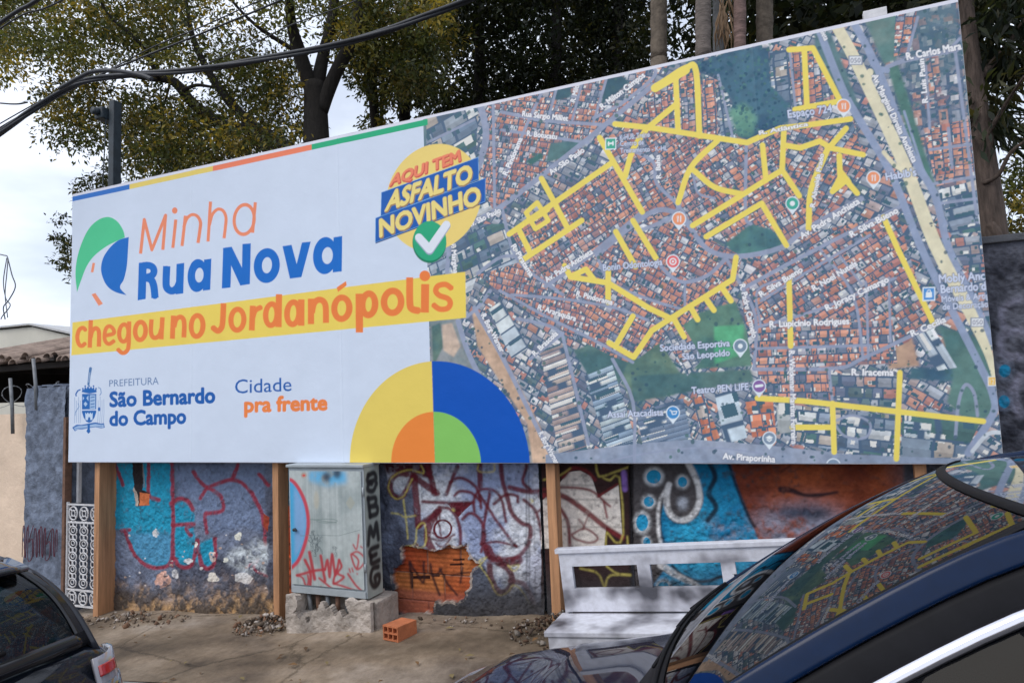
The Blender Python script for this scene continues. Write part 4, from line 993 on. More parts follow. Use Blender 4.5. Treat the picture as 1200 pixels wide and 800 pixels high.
wst([(745, 40), (786, 160), (832, 272), (852, 300)], 11, J(22, 24, 34)); wst([(958, 148), (1000, 152), (1052, 172), (1112, 172), (1190, 160)], [26, 24, 14, 18, 10], J(26, 24, 34)); wl.shape([P(k, ellipse((1050, 245), 120, 26))], J(36, 50, 72), wear=rough, soft=6, alpha=0.95); wst([(1000, 50), (960, 75)], 6, J(60, 30, 30), 0)
k = crop(860, 490, 0.38768); KS = 0.38768
wl.shape([P(k, [(520, 130), (900, 100), (900, 420), (600, 420), (530, 250)])], J(46, 42, 50), wear=rough, soft=1)
# right end beside the board
k = crop(1140, 290, 1.0); KS = 1
dk = mixc(np.array(s2l((40, 42, 50)) / 0.75), np.array(s2l((92, 94, 104)) / 0.75), ss(0.3, 0.7, n2 * 0.6 + n1 * 0.4))
wl.a[:] = mixc(wl.a.astype(float), dk, ss(6.45, 6.75, XX + 0.2 * (n1 - 0.5)))
for pts, w in [([(58, 60), (42, 66), (34, 78), (38, 92)], 6), ([(60, 98), (44, 98), (34, 106), (36, 124), (58, 128)], 7), ([(56, 150), (48, 172), (56, 196)], 9)]: wst(pts, w, np.array(s2l((120, 120, 136)) / 0.75), 4, soft=2, alpha=0.8)
for c in ((38, 144), (37, 180)): wl.shape([P(k, ellipse(c, 10, 11))], np.array(s2l((120, 130, 150)) / 0.75), wear=rough, soft=3, alpha=0.7); wl.shape([P(k, ellipse(c, 6.5, 7.5))], BL * 0.8, wear=rough)
# --- dirt that climbs from the pavement
base = ss(0.34, 0.0, HG + 0.34 * (n1 - 0.5)) * (XX < SX1)
ochre = mixc(np.array(J(70, 62, 58)), np.array(J(150, 122, 92)), ss(0.42, 0.62, n2 * 0.6 + n1 * 0.4))
wl.a[:] = mixc(wl.a.astype(float), ochre, np.clip(base * ss(3.4, 2.4, XX), 0, 1))
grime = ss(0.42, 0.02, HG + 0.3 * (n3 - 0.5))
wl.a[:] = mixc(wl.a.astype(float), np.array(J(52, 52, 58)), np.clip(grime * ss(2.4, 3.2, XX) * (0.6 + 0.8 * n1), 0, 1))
wl.a *= (0.82 + 0.36 * n4)[..., None]
depth = 0.030 * (n2 - 0.5) + 0.02 * (n1 - 0.5) + 0.008 * (n4 - 0.5)
depth = np.where((XX > SX1 - 0.62) & (XX < SX1), 0.004 * (n2 - 0.5), depth)
M_WALL = attr_mat('sprayed_render', rough=0.9, var=0.25, scale=30, bump=0.6, bscale=45, spec=0.2, bdist=0.012)
M_PLASTER = pm('rough_render', (0.12, 0.125, 0.14), 0.95, 0.35, 3, 0.7, 30)
# exposed bricks: carve them out of the render
kb_ = crop(440, 540, 0.225)
bpoly = kb_([(150, 465), (330, 458), (490, 455), (532, 540), (490, 590), (478, 640), (440, 722), (332, 735), (290, 790), (150, 815), (80, 800), (80, 700), (100, 680), (112, 620), (140, 525)])
r_ = wl.cover([bpoly]); hole = np.zeros((H_, W_)); hole[r_[1]:r_[1] + r_[2].shape[0], r_[0]:r_[0] + r_[2].shape[1]] = r_[2]
_jj, _ii = np.meshgrid(np.arange(H_), np.arange(W_), indexing='ij')
_dx = 26 * (fbm(H_, W_, 16, 501, 4) - 0.5) + 24 * (fbm(H_, W_, 40, 502, 2) - 0.5); _dy = 26 * (fbm(H_, W_, 16, 503, 4) - 0.5) + 24 * (fbm(H_, W_, 40, 504, 2) - 0.5)
hole = hole[np.clip((_jj + _dy).astype(int), 0, H_ - 1), np.clip((_ii + _dx).astype(int), 0, W_ - 1)]
bh = 0.195; rowi = np.floor((ZZ + 2 + 0.02 * 0) / bh).astype(int); bu = XX / 0.27 + 0.5 * (rowi % 2); bi = np.floor(bu).astype(int)
fz = (ZZ + 2) / bh - rowi; fu = bu - bi
mort = 1 - ss(0.0, 0.05, fz) * ss(0, 0.03, 1 - fz) * ss(0, 0.035, fu) * ss(0, 0.03, 1 - fu)
tt = np.random.default_rng(3).random(997)[(rowi * 131 + bi * 17) % 997]
bc = mixc(np.array(J(150, 62, 36)), np.array(J(212, 106, 60)), np.clip(tt * 0.9 + 0.5 * (n1 - 0.5) + 0.05, 0, 1)) * (0.6 + 0.8 * n2)[..., None]
bc = bc * (0.86 + 0.14 * np.sign(np.sin((fz * 6) * 2 * math.pi)))[..., None]
bc = bc * np.array((0.80, 0.92, 1.05)); bc = mixc(bc, np.array(J(132, 104, 96)), np.clip(mort * 0.9, 0, 1))
low = ss(-0.93, -0.98, ZZ + 0.05 * (n1 - 0.5))
bc = mixc(bc, np.array(J(128, 74, 66)), low * 0.7)
_e = hole.copy()
for _ in range(5):
    _e = np.maximum.reduce([_e, np.roll(_e, 1, 0), np.roll(_e, -1, 0), np.roll(_e, 1, 1), np.roll(_e, -1, 1)])
wl.a[:] = mixc(wl.a.astype(float), np.array(J(150, 140, 138)) * (0.7 + 0.6 * n4)[..., None], _e * (1 - hole) * 0.75 * ss(0.35, 0.6, n2))
wl.a[:] = mixc(wl.a.astype(float), bc, hole)
rim = ss(0.02, 0.5, hole) * ss(1.0, 0.6, hole)
depth = depth * (1 - 0.6 * hole) + 0.042 * hole + 0.014 * hole * mort + 0.010 * hole * (tt > 0.72) * (n1 - 0.2)
k = kb_; KS = 0.225
for c, w, h in [((410, 545), 36, 5), ((420, 520), 30, 4), ((225, 612), 46, 8), ((300, 605), 20, 4)]:
    wl.shape([P(k, [(c[0] - w, c[1] - h), (c[0] + w, c[1] - h - 2), (c[0] + w, c[1] + h), (c[0] - w, c[1] + h)])], J(40, 20, 18))
for pts, w in [([(165, 530), (170, 600), (174, 665)], 16), ([(168, 540), (205, 600), (236, 640), (238, 530)], 13), ([(272, 540), (284, 610), (320, 705)], 14), ([(320, 565), (360, 640), (412, 705)], 13), ([(332, 566), (300, 600), (262, 590)], 12), ([(440, 560), (430, 640)], 12), ([(488, 585), (440, 590), (380, 602)], 10)]:
    wl.shape(rib(P(k, pts), w * KS, 'round', sm=4), J(44, 28, 32), soft=1, alpha=0.88)
def wy(X, Z, I_, J_): return WY + depth[np.ix_(J_, I_)]
def wall(name, label, x0, x1, ztop, fine_top, back=0.16, cat='wall'):
    w = thing(name, label, cat, (0, 0, 0))
    o = link('painted_face', wl.mesh('painted_face', wy, x0, x1, None, fine_top), M_WALL, w)
    b = MB().box((x0, WY + 0.075, -1.5), (x1, WY + 0.075 + back, ztop))
    if fine_top < ztop - 0.02: b.box((x0, WY + 0.004, fine_top - 0.002), (x1, WY + 0.0745, ztop))
    b.box((x0, WY - 0.02, ztop), (x1, WY + 0.1 + back, ztop + 0.04), None, 0.008)
    b.build('masonry', M_PLASTER, w)
    return w
wall('graffiti_wall', 'rough rendered wall with blue and maroon graffiti and a patch of bare orange bricks', wl.x0 + 0.2, SX1 - 0.62, 0.55, 0.1)
wall('plank_gate', 'boarded gate with white lettering outlined in maroon and yellow, left of the blue mural', SX1 - 0.6, SX1, 0.6, 0.1, 0.04, 'gate')
wall('mural_wall', 'taller dark wall with a blue tentacle mural and brown face behind the white bench', SX1 + 0.005, wl.x0 + (W_ - 1) * wl.res, 1.16, 1.16)
# ------------------------------------------------------------------ left neighbours
M_CREAM = pm('cream_render', (0.72, 0.56, 0.42), 0.9, 0.16, 2.2, 0.3, 30)
M_GREYR = pm('grey_render', (0.15, 0.18, 0.24), 0.95, 0.5, 9, 1.0, 26)
M_RUST = pm('rusty_steel', (0.16, 0.085, 0.055), 0.8, 0.4, 20, 0.2, 60)
M_DARKST = pm('dark_steel', (0.018, 0.03, 0.04), 0.55, 0.3, 12, 0.05, 60)
M_GALV = pm('weathered_steel', (0.20, 0.21, 0.22), 0.55, 0.3, 12, 0.05, 60, metallic=0.4)
M_WHITEP = pm('white_gate_paint', (0.62, 0.62, 0.63), 0.55, 0.15, 20, 0.1, 60)
M_TILE = pm('old_roof_tiles', (0.28, 0.21, 0.17), 0.9, 0.45, 6, 0.5, 30)
M_DARKIN = pm('dark_interior_shade', (0.03, 0.027, 0.026), 0.9, 0.4, 4, 0.2, 20)  # near-black colour stands in for the shade inside shed and gate opening
M_PALE = pm('pale_building_wall', (0.62, 0.60, 0.52), 0.9, 0.08, 1.2, 0.05, 20)

def rough_slab(x0, x1, z1, y0, y1, amp, seed):
    nx, nz = int((x1 - x0) / 0.018) + 1, int((z1 + 1.6) / 0.018) + 1
    X, Z = np.meshgrid(np.linspace(x0, x1, nx), np.linspace(-1.6, z1, nz))
    n = fbm(nz, nx, 9, seed, 4, 0.7) + 0.6 * fbm(nz, nx, 40, seed + 5, 3)
    Y = y0 - amp * (n - 0.8)
    v = np.stack([X, Y, Z], -1).reshape(-1, 3); a = (np.arange(nz - 1)[:, None] * nx + np.arange(nx - 1)).ravel()
    return np_mesh('wall_face', v, np.stack([a, a + 1, a + nx + 1, a + nx], 1), None, True)
w = thing('cream_wall', 'cream rendered garden wall at the far left under the sagging tiled eave', 'wall')
link('wall_face', rough_slab(-4.2, -0.80, 0.45, 0.20, 0.4, 0.012, 301), M_CREAM, w)
MB().box((-4.2, 0.23, -1.6), (-0.80, 0.40, 0.449)).build('masonry', M_CREAM, w)
w = thing('grey_wall_pier', 'rough grey rendered wall pier between the cream wall and the ornate gate', 'wall')
link('wall_face', rough_slab(-0.80, -0.235, 0.69, 0.13, 0.4, 0.055, 311), M_GREYR, w)
pr = MB().box((-0.798, 0.17, -1.6), (-0.236, 0.50, 0.685), None, 0.01)
for _ in range(16):
    x = rng.uniform(-0.78, -0.25); pr.box((x - 0.05, 0.16, 0.67), (x + 0.05, 0.4, 0.69 + rng.uniform(0, 0.03)), None, 0.01)
pr.build('masonry', M_GREYR, w)
tagm = MB()
for i in range(6):
    x = -0.75 + i * 0.082
    z = -0.86 + 0.075 * x
    h = 0.24 + 0.08 * rng.random()
    zig = [(x, z + 0.02), (x + 0.004, z + h), (x + 0.03, z + h * 0.9), (x + 0.034, z + 0.05), (x + 0.05, z + 0.03), (x + 0.056, z + h * 0.8), (x + 0.076, z + h), (x + 0.078, z + 0.06)]
    if i % 3 == 1: zig = [(x, z + h), (x, z), (x + 0.06, z + 0.02), (x + 0.06, z + h * 0.6), (x + 0.01, z + h * 0.5), (x + 0.07, z + h)]
    tagm.tube([(a_, 0.086, c_) for a_, c_ in smoothpath(zig, 4)], 0.0042, 4)
tagm.build('sprayed_scribble', pm('maroon_spray', (0.12, 0.03, 0.05), 0.8, 0.1), w)

# ornate gate
gate = thing('ornate_iron_gate', 'white wrought iron gate of ring and scroll columns beside the first timber post', 'gate', (0, 0, 0))
gx0, gx1, gz0, gz1, gy = -0.185, 0.255, -1.30, -0.40, 0.13
fr = MB()
for z in (gz0, gz0 + 0.14, gz1 - 0.16, gz1): fr.box((gx0, gy - 0.008, z - 0.007), (gx1, gy + 0.008, z + 0.007))
for x in (gx0, gx1): fr.box((x - 0.008, gy - 0.01, gz0 - 0.03), (x + 0.008, gy + 0.01, gz1 + 0.02))
fr.build('gate_frame', M_WHITEP, gate)
def ring3(mb, x, z, rx, rz, t=0.006, n=18):
    pts = [(x + rx * math.cos(a), gy, z + rz * math.sin(a)) for a in np.linspace(0, 2 * math.pi, n + 1)]
    mb.tube(pts, t, 5, cap=False)
for cx in (-0.11, 0.035, 0.18):
    sc = MB()
    for z in (gz0 + 0.07, gz1 - 0.08):
        ring3(sc, cx, z, 0.055, 0.06, 0.0075); ring3(sc, cx, z, 0.024, 0.026, 0.006)
        for a in range(4):
            d = a * math.pi / 2 + 0.78
            sc.tube([(cx + 0.02 * math.cos(d), gy, z + 0.02 * math.sin(d)), (cx + 0.054 * math.cos(d), gy, z + 0.058 * math.sin(d))], 0.006, 5)
    z = gz0 + 0.2
    while z < gz1 - 0.2:
        ring3(sc, cx, z, 0.052, 0.040, 0.0062); ring3(sc, cx - 0.027, z + 0.058, 0.022, 0.026, 0.0055); ring3(sc, cx + 0.027, z + 0.058, 0.022, 0.026, 0.0055)
        ring3(sc, cx, z + 0.004, 0.022, 0.020, 0.005); sc.tube([(cx, gy, z + 0.03), (cx, gy, z + 0.085)], 0.005, 5)
        z += 0.116
    sc.build('scroll_column', M_WHITEP, gate)
jb = MB().box((-0.232, 0.105, -1.5), (-0.196, 0.17, 0.40), None, 0.003)
tag(jb.build('gate_jamb', M_RUST), 'rust streaked steel gate jamb fixed to the grey wall pier', 'post')
pl = MB().box((-0.178, 0.20, -0.40), (-0.150, 0.23, 0.9))
tag(pl.build('pale_pipe', M_WHITEP), 'pale upright pipe in the dark gap above the ornate gate', 'pipe')
dk = MB().box((-0.22, 1.6, -1.5), (0.5, 1.66, 1.2))
tag(dk.build('shade_panel', M_DARKIN), 'dark panel put in for the shade of the opening behind the ornate gate', 'door')  # dark sheet added for the shaded interior seen through the gate

# shed with broken tiled eave
shed = thing('tiled_shed', 'dark open shed with a sagging broken clay tile eave above the cream wall', 'shed')
tl = MB()
ex0, ex1 = -4.4, -0.9
for i in range(34):
    x = ex0 + (ex1 - ex0) * i / 33
    e = at1(10, 412, 1.0)
    z0 = 1.02 + 0.03 * math.sin(i * 1.7) + 0.02 * rng.random() - 0.02 * abs(i - 20) / 10
    y0 = 0.55 + 0.05 * rng.random()
    rows = []
    for t in np.linspace(0, 1, 7):
        y = y0 + 2.6 * t; z = z0 + 0.62 * t
        rows.append([(x + 0.062 * math.cos(a), y, z + 0.05 * math.sin(a)) for a in np.linspace(0.0, math.pi, 7)])
    tl.loft(rows, closed=False)
tl.build('tile_roof', M_TILE, shed, 0.012)
sb = MB().box((-4.4, 0.75, 0.94), (-0.95, 0.82, 1.0)).box((-4.4, 2.9, -1.5), (-0.7, 3.0, 1.4)).box((-4.4, 0.9, 0.62), (-4.3, 2.9, 1.3))
for x in (-3.6, -2.4, -1.2): sb.box((x, 0.6, 1.0), (x + 0.06, 3.0, 1.06))
sb.build('dark_timbers', M_DARKIN, shed)
# far house
b0, b1 = at1(-260, 392, 8.0), at1(150, 394, 8.0)
hs = thing('pale_gabled_building', 'pale cream gabled building behind the tiled shed', 'building')
apx = at1(38, 383, 8.0)
hp = MB(); hp.prism([(b0[0], -1.2), (b1[0], -1.2), (b1[0], b1[2] - 0.35), (apx[0], apx[2]), (b0[0], b0[2] - 0.6)], 8.0, 13.0)
hp.build('wall', M_PALE, hs)
rp = MB()
for a, c in (((b0[0] - 0.3, b0[2] - 0.58), (apx[0], apx[2] + 0.05)), ((apx[0], apx[2] + 0.05), (b1[0] + 0.3, b1[2] - 0.33))):
    rp.prism([a, c, (c[0], c[1] + 0.05), (a[0], a[1] + 0.05)], 7.9, 13.1)
rp.build('roof', pm('pale_roof_sheet', (0.5, 0.5, 0.5), 0.7, 0.1), hs)

# fence stakes and razor coil on the cream wall
for (xa, ya), (xb, yb), lab in (((12, 443), (15, 508), 'slim leaning steel stake standing on the cream wall'), ((39, 420), (43, 480), 'bent steel stake rising in front of the grey wall pier')):
    p, q = at1(xb, yb, 0.12), at1(xa, ya, 0.12)
    s_ = MB(); s_.tube([p, (p + q) / 2 + np.array([0.01, 0, 0]), q], 0.016, 6)
    tag(s_.build('steel_stake', M_GALV), lab, 'stake', 'stakes on the neighbours wall')
cw = MB(); pts = []
for i in range(150):
    t = i / 150; a = t * 2 * math.pi * 6
    pts.append((-2.4 + 2.0 * t + 0.13 * math.cos(a), 0.30 + 0.06 * math.cos(a * 1.3), 0.60 + 0.11 * math.sin(a) + 0.05 * t))
cw.tube(pts, 0.0032, 4)
for i in range(0, 150, 3):
    p = Vector(pts[i]); cw.box(p - Vector((0.009, 0.002, 0.005)), p + Vector((0.009, 0.002, 0.005)))
tag(cw.build('razor_wire', M_GALV), 'loose coil of razor wire along the top of the neighbours wall', 'wire')

# pole with box
pb = at1(135, 212, 2.0); pt = at1(135, 120, 2.0)
pole = thing('utility_post', 'dark square steel post with a small camera box, rising behind the white panel', 'post', (0, 0, 0))
MB().box((pb[0] - 0.050, 1.93, -1.6), (pb[0] + 0.050, 2.05, pt[2]), None, 0.01).build('shaft', M_DARKST, pole)
cb = at1(124, 134, 1.95)
c_ = MB().box((cb[0] - 0.09, 1.85, cb[2] - 0.09), (cb[0] + 0.06, 2.05, cb[2] + 0.07), None, 0.02)
c_.tube([(cb[0] - 0.02, 1.86, cb[2]), (cb[0] - 0.02, 1.78, cb[2] - 0.01)], 0.05, 12)
c_.build('camera_box', M_DARKST, pole)
cl_ = MB(); cl_.tube([(pb[0] - 0.08, 1.92, pt[2] - 0.2), (pb[0] - 0.13, 1.92, pt[2] - 1.2), (pb[0] - 0.085, 1.92, pb[2] - 0.3)], 0.008, 5); cl_.build('drop_cable', M_DARKST, pole)
fl = at1(1026, 2, 0.12)
tag(MB().box((fl[0] - 0.07, 0.10, BH - 0.3), (fl[0] + 0.05, 0.14, BH + 0.10), None, 0.004).build('white_batten', M_WHITEP), 'white batten end sticking up above the top edge of the map', 'batten')

# ------------------------------------------------------------------ cabinet on its plinth
CX0, CX1, CZ0, CZ1, CYF, CYB = 2.565, 3.225, -0.925, -0.02, -0.10, 0.085
SH_ = -0.03                                        # the cabinet leans a little
def cabx(x, z): return x + (z - CZ1) * SH_ * 0.6
def oncab(px):
    p = at(px, CYF); return p[:, [0, 2]]
cbv = Canvas(CX0 - 0.03, CZ0 - 0.02, CX1 + 0.05, CZ1 + 0.02, 0.0035, J(128, 142, 146), oncab)
LW_save = LW
LW = np.array([0.62, 0.63, 0.70])
CA0, CA1 = J(124, 134, 140), J(150, 158, 164)
c1 = fbm(cbv.h, cbv.w, 40, 401, 5); c2 = fbm(cbv.h, cbv.w, 8, 402, 3)
c2s = np.repeat(fbm(1, cbv.w, 6, 403, 3), cbv.h, 0)
cbv.a[:] = mixc(np.array(CA0), np.array(CA1), ss(0.3, 0.7, c1 * 0.6 + c2s * 0.4)) * (0.9 + 0.2 * c2)[..., None]
k = crop(330, 540, 0.225)
def cs(polys, c, **kw): cbv.shape(polys, c, **kw)
cs([k([(36, 86), (70, 100), (110, 170), (136, 260), (140, 340), (118, 440), (84, 520), (36, 560)])], J(58, 138, 184)); cs([k([(70, 130), (120, 220), (132, 320), (110, 430), (70, 500)])], J(112, 142, 186), soft=3, alpha=0.8)
cs(rib(k([(30, 92), (62, 100), (100, 150), (132, 230), (142, 320), (128, 410), (90, 510), (40, 562)]), 4.2, 'round', sm=5), J(164, 58, 74), soft=1)
cs([k([(150, 50), (340, 50), (345, 110), (240, 125), (150, 100)])], J(70, 146, 194), wear=ss(0.25, 0.5, c1), soft=5, alpha=0.9)
for c in ((240, 80), (295, 62)): cs([k(ellipse(c, 22, 26))], J(36, 44, 62), soft=4, alpha=0.9)
cs([k([(338, 215), (362, 178), (388, 215), (362, 252)])], J(138, 142, 140)); cs([k(ellipse((122, 72), 15, 15))], J(148, 132, 128)); cs([k(ellipse((122, 72), 8, 6))], J(172, 70, 66))
cs([k(ellipse((186, 200), 14, 48))], J(150, 146, 136), soft=2, alpha=0.7); cs(rib(k(ellipse((240, 308), 54, 10)), 0.8, closed=True), J(104, 118, 120)); cs(rib(k([(200, 300), (150, 300), (290, 318)]), 0.8), J(104, 118, 120))
INK = J(54, 66, 74)
for _ in range(26):
    x, y = rng.uniform(148, 206), rng.uniform(360, 470); pts = [(x + rng.uniform(-14, 14), y + rng.uniform(-26, 26)) for _ in range(4)]
    cs(rib(k(pts), 0.42, sm=4), INK, alpha=0.85)
for _ in range(8):
    x, y = rng.uniform(262, 302), rng.uniform(440, 490); cs(rib(k([(x + rng.uniform(-12, 12), y + rng.uniform(-16, 16)) for _ in range(4)]), 0.4, sm=4), INK, alpha=0.7)
cs(rib(k([(100, 385), (200, 382), (300, 385), (410, 355)]), 0.5), J(96, 108, 114))
RD = J(146, 46, 56)
for pts, w in [([(146, 470), (160, 545), (172, 610)], 14), ([(122, 510), (150, 575), (146, 660)], 13), ([(80, 590), (120, 580), (170, 566), (226, 560)], 12), ([(205, 488), (216, 560), (226, 620)], 12), ([(226, 560), (240, 510), (250, 600), (264, 480), (280, 590), (300, 510)], 11), ([(300, 510), (312, 545), (292, 580), (324, 600), (270, 632), (285, 560)], 10), ([(270, 632), (330, 650), (420, 682), (384, 640), (345, 582)], 9), ([(195, 604), (250, 650), (300, 690), (372, 720), (320, 706), (240, 700), (210, 690), (204, 650)], 9), ([(80, 590), (110, 604), (128, 650), (140, 620), (136, 590)], 8),
    ([(362, 480), (398, 468), (436, 510), (392, 560), (362, 480), (400, 510), (392, 560)], 8), ([(374, 430), (392, 455), (404, 378)], 6), ([(412, 440), (424, 448)], 6), ([(352, 555), (358, 575)], 6), ([(366, 552), (372, 572)], 6), ([(392, 580), (394, 584)], 6)]:
    cs(rib(k(pts), w * 0.27, 'round', sm=4), RD, soft=1, alpha=0.95)
cbv.a[:] = mixc(cbv.a.astype(float), np.array(J(74, 74, 70)), (ss(0.10, 0.0, np.repeat((np.arange(cbv.h) * cbv.res)[:, None], cbv.w, 1) + 0.1 * (c1 - 0.5)) * 0.6))
M_CAB = attr_mat('cabinet_paint', rough=0.5, var=0.08, scale=30, bump=0.1, bscale=40, spec=0.4)
M_CABP = pm('cabinet_grey_paint', (0.36, 0.40, 0.42), 0.5, 0.12, 8, 0.1, 40)
cab = thing('utility_cabinet', 'grey-green steel utility cabinet with red tags on its door and black letters down its side', 'cabinet', (0, 0, 0))
def lean(o_):
    me = o_.data
    for v in me.vertices: v.co.x += (v.co.z - CZ1) * SH_ * 0.5
door = link('door', cbv.mesh('door', lambda X, Z, I_, J_: np.full(X.shape, CYF - 0.012), CX0 + 0.018, CX1 - 0.018, CZ0 + 0.065, CZ1 - 0.03), M_CAB, cab)
de = MB().box((CX0 + 0.018, CYF - 0.0115, CZ0 + 0.065), (CX1 - 0.018, CYF - 0.002, CZ1 - 0.03)); lean(de.build('door_edge', M_CABP, door))
cbx = MB()
cbx.box((CX0, CYF, CZ0), (CX1, CYB, CZ1 - 0.004), None, 0.004)
cbx.box((CX0 - 0.008, CYF - 0.022, CZ1 - 0.0035), (CX1 + 0.008, CYB + 0.01, CZ1 + 0.016), None, 0.004)
cbx.box((CX0 + 0.01, CYF - 0.010, CZ0 + 0.004), (CX1 - 0.01, CYF - 0.001, CZ0 + 0.05), None, 0.002)
lean(cbx.build('casing', M_CABP, cab))
lk = MB(); lp = at1(346, 620, CYF - 0.012); lk.tube([(lp[0], CYF - 0.012, lp[2]), (lp[0], CYF - 0.03, lp[2])], 0.012, 10); lk.tube([(lp[0], CYF - 0.026, lp[2] + 0.004), (lp[0] + 0.03, CYF - 0.03, lp[2] - 0.004)], 0.006, 6)
lk.build('lock_handle', M_DARKST, door)
for z in (CZ0 + 0.18, CZ1 - 0.2): lean(MB().tube([(CX1 - 0.004, CYF - 0.012, z), (CX1 - 0.004, CYF - 0.012, z + 0.06)], 0.007, 8).build('hinge', M_CABP, cab))
lean(door)
# black spray letters on the cabinet side (plane x = CX1)
sd = Canvas(CYF, CZ0, CYB, CZ1, 0.003, J(132, 142, 144), lambda p: p)
d1 = fbm(sd.h, sd.w, 30, 411, 4); sd.a[:] = mixc(np.array(J(120, 130, 134)), np.array(J(152, 160, 160)), d1)
BK = J(22, 22, 28)
def slet(z, h, strokes, w=0.040):
    for st_ in strokes:
        pts = [(CYF + 0.026 + 0.132 * u, z + h * v) for u, v in st_]
        sd.shape(rib(pts, w, 'round', sm=5 if len(pts) > 2 else 0), BK, soft=2, alpha=0.95)
slet(-0.20, 0.13, [[(0.2, 0.9), (0.75, 0.95), (0.9, 0.6), (0.3, 0.5), (0.1, 0.15), (0.6, 0.0), (0.95, 0.35)], [(0.2, 0.9), (0.1, 0.6), (0.5, 0.4)]])
slet(-0.37, 0.13, [[(0.1, 1.0), (0.25, 0.0)], [(0.15, 0.95), (0.8, 0.9), (0.75, 0.55), (0.25, 0.5), (0.9, 0.42), (0.9, 0.05), (0.25, 0.0)]])
slet(-0.56, 0.13, [[(0.0, 0.0), (0.2, 0.9), (0.5, 0.35), (0.8, 1.0), (0.95, 0.1)]])
slet(-0.70, 0.11, [[(0.9, 0.95), (0.15, 0.9), (0.2, 0.5), (0.7, 0.5)], [(0.2, 0.5), (0.25, 0.05), (0.95, 0.05)]])
slet(-0.86, 0.13, [[(0.85, 0.95), (0.3, 0.95), (0.1, 0.45), (0.4, 0.0), (0.85, 0.1), (0.9, 0.5), (0.5, 0.5), (0.55, 0.25)]])
sl = link('lettered_side', None or sd.mesh('lettered_side', lambda X, Z, I_, J_: X * 0), M_CAB, cab)
for v in sl.data.vertices:
    y, z = v.co.x, v.co.z
    v.co = (CX1 + 0.0025, y, z)
lean(sl)
LW = LW_save

M_CONC = pm('broken_concrete', (0.44, 0.385, 0.335), 0.95, 0.4, 7, 1.0, 24)
pz = ground_z(2.9)
pln = thing('concrete_plinth', 'broken concrete plinth under the utility cabinet with cable pipes showing in its hole', 'plinth', (0, 0, 0))
gx = np.arange(2.575, 3.325, 0.01); gzs = np.linspace(pz - 0.15, CZ0, 44)
def in_hole(x, z):
    e = z - (pz + 0.12 + 0.05 * math.sin(x * 13 + 1) + 0.025 * math.sin(x * 31) + 0.018 * math.sin(x * 83))
    return 2.67 + 0.02 * math.sin(z * 37) < x < 3.11 + 0.02 * math.sin(z * 29) and e > 0
fc = MB(); nxp = len(gx)
vs = []
nn = fbm(44, nxp, 10, 77, 4)
for j, z in enumerate(gzs):
    for i, x in enumerate(gx):
        vs.append((x, -0.165 + 0.03 * (nn[j, i] - 0.5) + (0.02 if i in (0, nxp - 1) else 0), z))
fs = [(j * nxp + i, j * nxp + i + 1, (j + 1) * nxp + i + 1, (j + 1) * nxp + i) for j in range(43) for i in range(nxp - 1) if not in_hole(gx[i] + 0.005, gzs[j] + 0.005)]
fc.add(vs, fs)
fc.build('front_skin', M_CONC, pln, 0.05)
cc_ = MB().box((2.585, -0.11, pz - 0.2), (2.67, 0.17, CZ0 - 0.002), None, 0.012).box((3.12, -0.11, pz - 0.2), (3.32, 0.17, CZ0 - 0.012), None, 0.02).box((2.6, 0.06, pz - 0.2), (3.2, 0.17, CZ0 - 0.004)).box((2.6, -0.12, pz - 0.2), (3.2, 0.1, pz + 0.10))
cc_.build('core', M_CONC, pln)
for i, x in enumerate((2.72, 2.79, 2.87, 2.95, 3.03)):
    t_ = MB(); t_.tube([(x, -0.05, pz + 0.05), (x + 0.008 * (i - 2), -0.06, CZ0)], 0.018, 8)
    t_.build('cable_pipe', M_RUST if i % 2 else M_GALV, pln)

# hollow brick lying in front of the wall
M_BRICK = pm('hollow_clay_brick', (0.50, 0.16, 0.065), 0.9, 0.2, 12, 0.4, 60)
bk0 = at1(466, 746, -0.12)
bz = ground_z(bk0[0]) + 0.01
hb = thing('hollow_brick', 'orange six-hole hollow clay brick lying on the pavement', 'brick', (3.545, -0.30, ground_z(3.545, -0.3) + 0.012), (0, -0.05, math.radians(-15)))
q = MB(); Lb, Wb, Hb, tw = 0.17, 0.14, 0.092, 0.009
hx = [(-Wb / 2 + tw + i * (Wb - tw) / 3, -Wb / 2 + (i + 1) * (Wb - tw) / 3) for i in range(3)]
hz = [(tw + j * (Hb - tw) / 2, (j + 1) * (Hb - tw) / 2) for j in range(2)]
q.box((-Wb / 2, 0, 0), (Wb / 2, Lb, tw)).box((-Wb / 2, 0, Hb - tw), (Wb / 2, Lb, Hb)).box((-Wb / 2, 0.0005, Hb / 2 - tw / 2), (Wb / 2, Lb - 0.0005, Hb / 2 + tw / 2))
for i in range(4):
    x = -Wb / 2 + i * (Wb - tw) / 3
    q.box((x, 0.001, tw), (x + tw, Lb - 0.001, Hb / 2 - tw / 2)).box((x, 0.001, Hb / 2 + tw / 2), (x + tw, Lb - 0.001, Hb - tw))
q.build('brick_body', M_BRICK, hb)
for i in range(3):
    for j in range(2):
        pass
MB().box((-Wb / 2 + 0.006, Lb * 0.6, 0.006), (Wb / 2 - 0.006, Lb * 0.62, Hb - 0.006)).build('inner_web', M_BRICK, hb)

